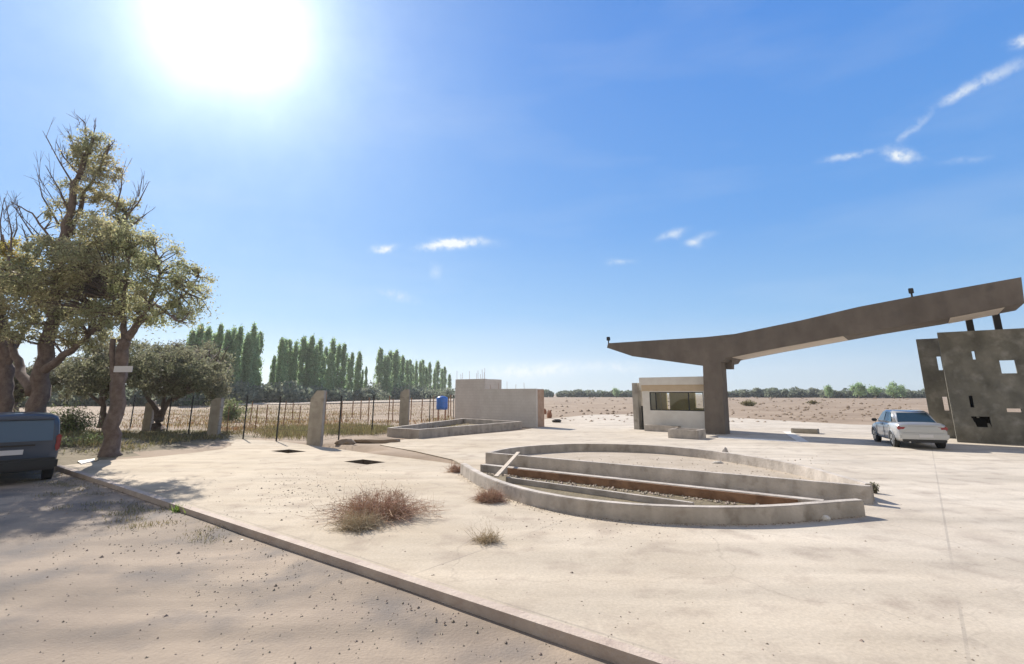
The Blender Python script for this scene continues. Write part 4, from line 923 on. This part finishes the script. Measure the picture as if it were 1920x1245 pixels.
def tumble(px, w_, h_, n, m, label, seed, name='dry_bush', thick=.0035):
    b = g(*px); r_ = random.Random(seed); mb = MB()
    for k in range(n):
        a = r_.uniform(0, 6.28); c = Vector((math.cos(a) * w_ / 2, math.sin(a) * w_ / 2 * .8, 0)); rr_ = abs(r_.gauss(0, .5))
        p = b + c * r_.uniform(0, .55) + Vector((0, 0, .0)); tip = b + c * min(1.25, rr_ + .2) + Vector((0, 0, h_ * r_.uniform(.02, 1) * max(.15, 1 - rr_ * .6)))
        mid = p.lerp(tip, .5) + Vector([r_.gauss(0, .06) for _ in range(3)]) + Vector((0, 0, .06)); mid.z = max(mid.z, .01)
        mb.tube([p, mid, tip], [thick, thick * .8, thick * .4], 3, cap=False)
        for j in range(3):
            q = mid.lerp(tip, r_.uniform(0, 1)); d = Vector([r_.gauss(0, .09) for _ in range(3)]); 
            e_ = q + d; e_.z = max(e_.z, .005); mb.tube([q, e_], [thick * .7, thick * .3], 3, cap=False)
    o = mb.build(name, m, recalc=False); tag(o, label, 'dry bush'); return o
tumble((712, 968), 2.05, .48, 720, M['twig'], 'big tangled reddish dry bush lying on the pavement', 81)
tumble((672, 990), .9, .16, 330, M['twig2'], 'straw coloured low weed on the near left of the big dry bush', 82)
tumble((920, 940), .72, .16, 330, M['twig'], 'small reddish dry weed near the curved basin wall', 83)
tumble((912, 1016), .42, .03, 80, M['twig2'], 'small straw coloured weed low in the centre of the pavement', 84)
tumble((856, 885), .6, .12, 170, M['twig'], 'thin dry weed at the left tip of the curved basin', 85)
# loose stones: nobody could count them
cs = MB()
def pebble(p, s):
    k = Vector((rnd.uniform(.7, 1.3), rnd.uniform(.7, 1.3), rnd.uniform(.5, .9))) * s
    vs_ = [(p.x + k.x * x, p.y + k.y * y, p.z + k.z * z) for x, y, z in ((1, 0, 0), (-1, .2, 0), (.1, 1, 0), (-.1, -1, 0), (.2, .1, 1), (0, 0, -1))]
    cs.add(vs_, [(0, 2, 4), (2, 1, 4), (1, 3, 4), (3, 0, 4), (2, 0, 5), (1, 2, 5), (3, 1, 5), (0, 3, 5)])
for i in range(1300):
    t = rnd.random()
    if t < .45: q = g(rnd.gauss(600, 90), rnd.gauss(920, 26))
    elif t < .75: q = g(rnd.uniform(250, 1900), rnd.uniform(880, 1240))
    else: q = g(rnd.uniform(900, 1300), rnd.gauss(975, 20))
    uu, nn = tou(q)
    if nn < KN + .05: continue
    pebble(q, rnd.uniform(.004, .014) * (1.7 if rnd.random() < .06 else 1) * (1.5 if t < .45 else 1))
for i in range(3200):
    uu = rnd.uniform(-20, 9); nn = KN - .2 - abs(rnd.gauss(0, 1.5)); q = un(uu, nn, hgt(uu, nn)); pebble(q, rnd.uniform(.005, .018) * (1.8 if rnd.random() < .04 else 1))
o = cs.build('pebbles', M['stone'], recalc=False); tag(o, 'loose pebbles and crumbs scattered over pavement and gravel', 'pebbles', kind='stuff')
fl = MB(); cs = fl
for i in range(500):
    q = g(rnd.uniform(1030, 1720), rnd.uniform(745, 792)); pebble(q, rnd.uniform(.08, .3) * q.y / 80)
o = fl.build('field_clods', M['dirt'], recalc=False); tag(o, 'clods of earth scattered over the brown field', 'clods', kind='stuff')

# ------------------------------------------------------------------ vehicles
def loft(stations, name, m, parent, sub=1):
    """stations: list of (x, [(y,z) half section from bottom centre to top centre])"""
    mb = MB(); k = len(stations[0][1]); ring = 2 * k - 2; vs_ = []
    for x, sec in stations:
        pts = list(sec) + [(-y, z) for y, z in reversed(sec[1:-1])]
        vs_ += [(x, y, z) for y, z in pts]
    fs_ = []
    for i in range(len(stations) - 1):
        for j in range(ring): fs_.append((i * ring + j, i * ring + (j + 1) % ring, (i + 1) * ring + (j + 1) % ring, (i + 1) * ring + j))
    fs_ += [tuple(reversed(range(ring))), tuple((len(stations) - 1) * ring + j for j in range(ring))]
    mb.add(vs_, fs_); o = mb.build(name, m, parent, smooth=True, world=False)
    if sub:
        md = o.modifiers.new('sub', 'SUBSURF'); md.levels = sub; md.render_levels = sub
    return o
def bsec(w_, zb_, zm, zt, crown=.02):
    return [(0, zb_), (w_ * .82, zb_), (w_ * .97, zb_ + .08), (w_, zm), (w_ * .985, zt - .10), (w_ * .93, zt - .015), (w_ * .6, zt + crown * .7), (0, zt + crown)]
def wheel(parent, x, y, r_, s):
    e_ = MB().cyl((x, y, r_), (0, 1, 0), r_, .2, 28).build('tyre_shape', M['tyre'], None); e_.name = 'wheel'; e_.parent = parent
    for p in e_.data.polygons: p.use_smooth = len(p.vertices) == 4
    mb = MB().cyl((x, y + s * .085, r_), (0, 1, 0), r_ * .62, .045, 24); o = mb.build('rim', M['rim'], None); o.parent = e_
    hb = MB().cyl((x, y + s * .11, r_), (0, 1, 0), r_ * .12, .03, 12)
    for k in range(5):
        a = k * 2 * math.pi / 5; hb.add([(x + math.cos(a + d) * r_ * q, y + s * .1102, r_ + math.sin(a + d) * r_ * q) for d, q in ((-.12, .2), (.12, .2), (.22, .55), (-.22, .55))], [(0, 1, 2, 3)])
    o2 = hb.build('hub', M['bumper'], None); o2.parent = e_
def quad_part(parent, name, m, pts, th=.012):
    ps = [Vector(p) for p in pts]; nrm_ = (ps[1] - ps[0]).cross(ps[2] - ps[1]).normalized()
    mb = MB().prism([p + nrm_ * .006 for p in ps], -nrm_ * th); return mb.build(name, m, parent, world=False)

# silver sedan, tail towards the camera
th = R(69); Pc = Vector((15.52, 21.5, 0)); rt = Vector((math.sin(th), -math.cos(th), 0))
car = empty('parked_car', (Pc + rt * .86).to_tuple(), th, 'silver four door saloon parked in the portal shadow, tail towards the street', 'car')
W2 = .86
st = [(0.0, bsec(W2 * .86, .36, .55, .84)), (.06, bsec(W2 * .95, .28, .52, .97)), (.25, bsec(W2 * .99, .24, .52, 1.02)), (.9, bsec(W2, .2, .52, 1.0)), (1.8, bsec(W2, .2, .52, .97)), (2.9, bsec(W2, .2, .52, .94)), (3.6, bsec(W2 * .98, .22, .5, .86)), (4.15, bsec(W2 * .92, .26, .48, .74)), (4.4, bsec(W2 * .78, .32, .46, .62))]
loft(st, 'body', M['silver'], car)
# cabin
cz, rz_ = .97, 1.45
lo_ = [(.55, .74), (1.25, .80), (2.3, .80), (3.25, .76)]      # x, half width at the belt
def cab(x, w_, z): return [(x, w_, z), (x, -w_, z)]
L = [(.52, .70, .98), (1.15, .62, 1.40), (1.5, .62, 1.45), (2.3, .62, 1.46), (2.55, .60, 1.42), (3.25, .72, .94)]
cb_ = MB(); base_w = .78
top = [(1.12, .58, 1.39), (1.4, .62, 1.445), (2.2, .62, 1.455), (2.5, .59, 1.41)]
bot = [(.50, .70, .97), (1.2, .79, .97), (2.3, .79, .95), (3.3, .70, .91)]
vs_ = []
for (x, w_, z) in bot: vs_ += [(x, w_, z), (x, -w_, z)]
for (x, w_, z) in top: vs_ += [(x, w_, z), (x, -w_, z)]
fs_ = []
for i in range(3):
    fs_ += [(i * 2, (i + 1) * 2, 8 + (i + 1) * 2, 8 + i * 2), (i * 2 + 1, 8 + i * 2 + 1, 8 + (i + 1) * 2 + 1, (i + 1) * 2 + 1), (8 + i * 2, 8 + (i + 1) * 2, 8 + (i + 1) * 2 + 1, 8 + i * 2 + 1)]
fs_ += [(0, 8, 9, 1), (6, 7, 15, 14), (0, 1, 3, 2), (2, 3, 5, 4), (4, 5, 7, 6)]
cb_.add(vs_, fs_); cb_.build('cabin', M['silver'], car, bevel=.04, smooth=True, world=False)
def inset(pts, k): 
    c = sum([Vector(p) for p in pts], Vector()) / len(pts); return [c + (Vector(p) - c) * k for p in pts]
def offset(pts, ref, d=.02):
    ps = [Vector(p) for p in pts]; nrm_ = (ps[1] - ps[0]).cross(ps[2] - ps[1]).normalized(); c = sum(ps, Vector()) / len(ps)
    if nrm_.dot(c - Vector(ref)) < 0: ps.reverse(); nrm_ = -nrm_
    return [p + nrm_ * d for p in ps]
ctr = (1.9, 0, 1.0)
rw = [(.56, .64, 1.0), (.56, -.64, 1.0), (1.06, -.52, 1.355), (1.06, .52, 1.355)]
quad_part(car, 'rear_window', M['glass'], offset(rw, ctr, .012))
ws = [(3.18, .63, .97), (3.18, -.63, .97), (2.56, -.53, 1.37), (2.56, .53, 1.37)]
quad_part(car, 'windscreen', M['glass'], offset(ws, ctr, .012))
for s in (1, -1):
    for pts in ([(.92, s * .757, 1.0), (1.78, s * .787, 1.0), (1.76, s * .645, 1.395), (1.28, s * .63, 1.37)], [(1.86, s * .787, 1.0), (2.95, s * .735, .985), (2.45, s * .615, 1.365), (1.86, s * .645, 1.395)]):
        quad_part(car, 'side_window', M['glass'], offset(pts, (pts[0][0], 0, 1), .012))
    wheel(car, .86, s * .76, .31, s); wheel(car, 3.42, s * .76, .31, s)
    for xw in (.86, 3.42):
        am = MB(); n_a = 14
        a_in = [(xw + math.cos(t) * .36, s * (W2 + .004), .31 + math.sin(t) * .36) for t in [math.pi * k / n_a for k in range(n_a + 1)]]
        am.add([(xw, s * (W2 + .004), .24)] + a_in, [(0, i + 1, i + 2) for i in range(n_a)]); am.build('wheel_arch', M['bumper'], car, world=False)
        mbm = MB().tube([(p[0], s * (W2 + .006), p[2]) for p in a_in], .014, 5); mbm.build('arch_lip', M['silver'], car, world=False)
    MB().box((.07, s * .66, .80), .1, .34, .15).build('tail_lamp', M['red'], car, bevel=.03, world=False)
    MB().box((2.78, s * .93, 1.0), .12, .2, .13).build('mirror', M['bumper'], car, bevel=.03, world=False)
    for xh in (1.25, 2.2): MB().box((xh, s * .868, .84), .18, .03, .03).build('door_handle', M['silver'], car, bevel=.006, world=False)
    for xs_ in (1.02, 1.82, 2.88): MB().box((xs_, s * .862, .62), .010, .012, .6).build('door_gap', M['bumper'], car, world=False)
MB().box((-.03, 0, .5), .14, 1.62, .24).build('rear_bumper', M['silver'], car, bevel=.05, world=False)
MB().box((-.005, 0, .33), .1, 1.45, .14).build('bumper_skirt', M['bumper'], car, bevel=.03, world=False)
MB().box((-.108, -.05, .52), .015, .46, .12).build('number_plate', M['plate'], car, world=False)
MB().box((.025, 0, .90), .05, .9, .018).build('boot_trim', M['rim'], car, world=False)
MB().tube([(-.06, .5, .27), (.12, .5, .27)], .03, 8).build('exhaust', M['rim'], car, world=False)

# blue van, tail towards the camera, cut by the left edge of the picture
hd = math.atan2(.70, -.715); rtv = Vector((math.sin(hd), -math.cos(hd), 0)); Pv = g(100, 907, -.17); VW = .86
van = empty('parked_van', (Pv - rtv * VW).to_tuple(), hd, 'dark blue van parked on the gravel under the trees, seen from behind', 'van'); van.location.z = -.14
def vsec(w_, zb_, z1, zt, wt): return [(0, zb_), (w_ * .85, zb_), (w_, zb_ + .1), (w_, z1), (w_ * .985, z1 + .12), (wt * 1.01, zt - .14), (wt * .9, zt - .02), (0, zt)]
zt_ = 1.80
st = [(0, vsec(VW * .95, .38, .9, zt_ - .08, VW * .86)), (.05, vsec(VW * .99, .33, .9, zt_ - .03, VW * .89)), (.3, vsec(VW, .28, .9, zt_, VW * .9)), (2.4, vsec(VW, .26, .9, zt_, VW * .9)), (2.8, vsec(VW, .26, .9, zt_ - .08, VW * .86)), (3.3, vsec(VW, .26, .88, 1.2, VW * .8)), (3.9, vsec(VW * .95, .28, .75, .95, VW * .7)), (4.1, vsec(VW * .8, .35, .6, .75, VW * .6))]
loft(st, 'body', M['vanblue'], van)
quad_part(van, 'rear_window', M['vanglass'], offset([(-.005, .68, 1.08), (-.005, -.68, 1.08), (.012, -.63, 1.60), (.012, .63, 1.60)], (2, 0, 1.3), .03))
MB().box((-.02, 0, .50), .2, 1.72, .3).build('rear_bumper', M['bumper'], van, bevel=.06, world=False)
MB().box((-.02, .12, .82), .03, .52, .12).build('number_plate', M['plate'], van, world=False)
MB().box((-.02, 0, .98), .04, .7, .04).build('boot_trim', M['bumper'], van, world=False)
MB().box((-.01, 0, 1.64), .12, 1.3, .04).build('roof_spoiler', M['vanblue'], van, bevel=.01, world=False)
for s in (1, -1):
    MB().box((.06, s * (VW - .06), 1.02), .13, .11, .42).build('tail_lamp', M['red'], van, bevel=.03, world=False)
    wheel(van, .75, s * .76, .31, s); wheel(van, 3.3, s * .76, .31, s)
    quad_part(van, 'side_window', M['vanglass'], offset([(1.9, s * (VW * .955), 1.1), (2.75, s * (VW * .95), 1.1), (2.6, s * (VW * .90), 1.5), (1.9, s * (VW * .91), 1.55)], (2.2, 0, 1.3), .02))
    MB().box((2.7, s * (VW + .1), 1.1), .1, .18, .18).build('mirror', M['bumper'], van, bevel=.03, world=False)

# ------------------------------------------------------------------ haze
hz = MB().box((60, 700, 34), 1700, 1500, 76).build('haze', None); tag(hz, kind='stuff')
hz['label'] = 'thin pale haze hanging in the air over the whole place'; hz['category'] = 'haze'
hm = bpy.data.materials.new('haze_air'); hm.use_nodes = True; T = hm.node_tree; T.nodes.clear()
o_ = T.nodes.new('ShaderNodeOutputMaterial'); v_ = T.nodes.new('ShaderNodeVolumePrincipled'); v_.inputs['Color'].default_value = (.88, .94, 1, 1); v_.inputs['Density'].default_value = .0003; v_.inputs['Anisotropy'].default_value = .35
T.links.new(v_.outputs[0], o_.inputs['Volume']); hz.data.materials.append(hm)

# ------------------------------------------------------------------ rough edges and drift
h_ = hs[3]
for k, (a_, b_, c_, d_) in enumerate(((0, .22, 0, .45), (.8, 1, 0, .35), (.3, .45, .86, 1), (0, .1, .45, .8))):
    x0 = h_[0] + (h_[1] - h_[0]) * a_; x1 = h_[0] + (h_[1] - h_[0]) * b_; y0 = h_[2] + (h_[3] - h_[2]) * c_; y1 = h_[2] + (h_[3] - h_[2]) * d_
    MB().prism([un(x0, NT + .02, y0), un(x1, NT + .02, y0), un((x0 + x1 * 2) / 3, NT + .02, y1), un(x0, NT + .02, y1 + .01)], N * .26).build('broken_edge', M['towerconc'], tower)
dr = MB(); cs = dr
for i in range(900):      # crumbs of soil and mortar gathered against the planters
    j = rnd.randrange(len(fsm) - 1); q = fsm[j].lerp(fsm[j + 1], rnd.random()); q = Vector((q.x, q.y, 0)) - N * (.1 + abs(rnd.gauss(0, .09)))
    pebble(q, rnd.uniform(.006, .02))
for i in range(260):
    t = rnd.random(); q = l0.lerp(l1, t); q = Vector((q.x, q.y, .02)) + nrm * rnd.uniform(.2, .5); pebble(q, rnd.uniform(.01, .05))
for i in range(300):
    q = g(rnd.uniform(1000, 1560), rnd.uniform(855, 905), .075); pebble(q, rnd.uniform(.006, .025))
o = dr.build('mortar_crumbs', M['stone'], recalc=False); tag(o, 'crumbs of mortar and soil lying along the crescent planter walls', 'crumbs', kind='stuff')
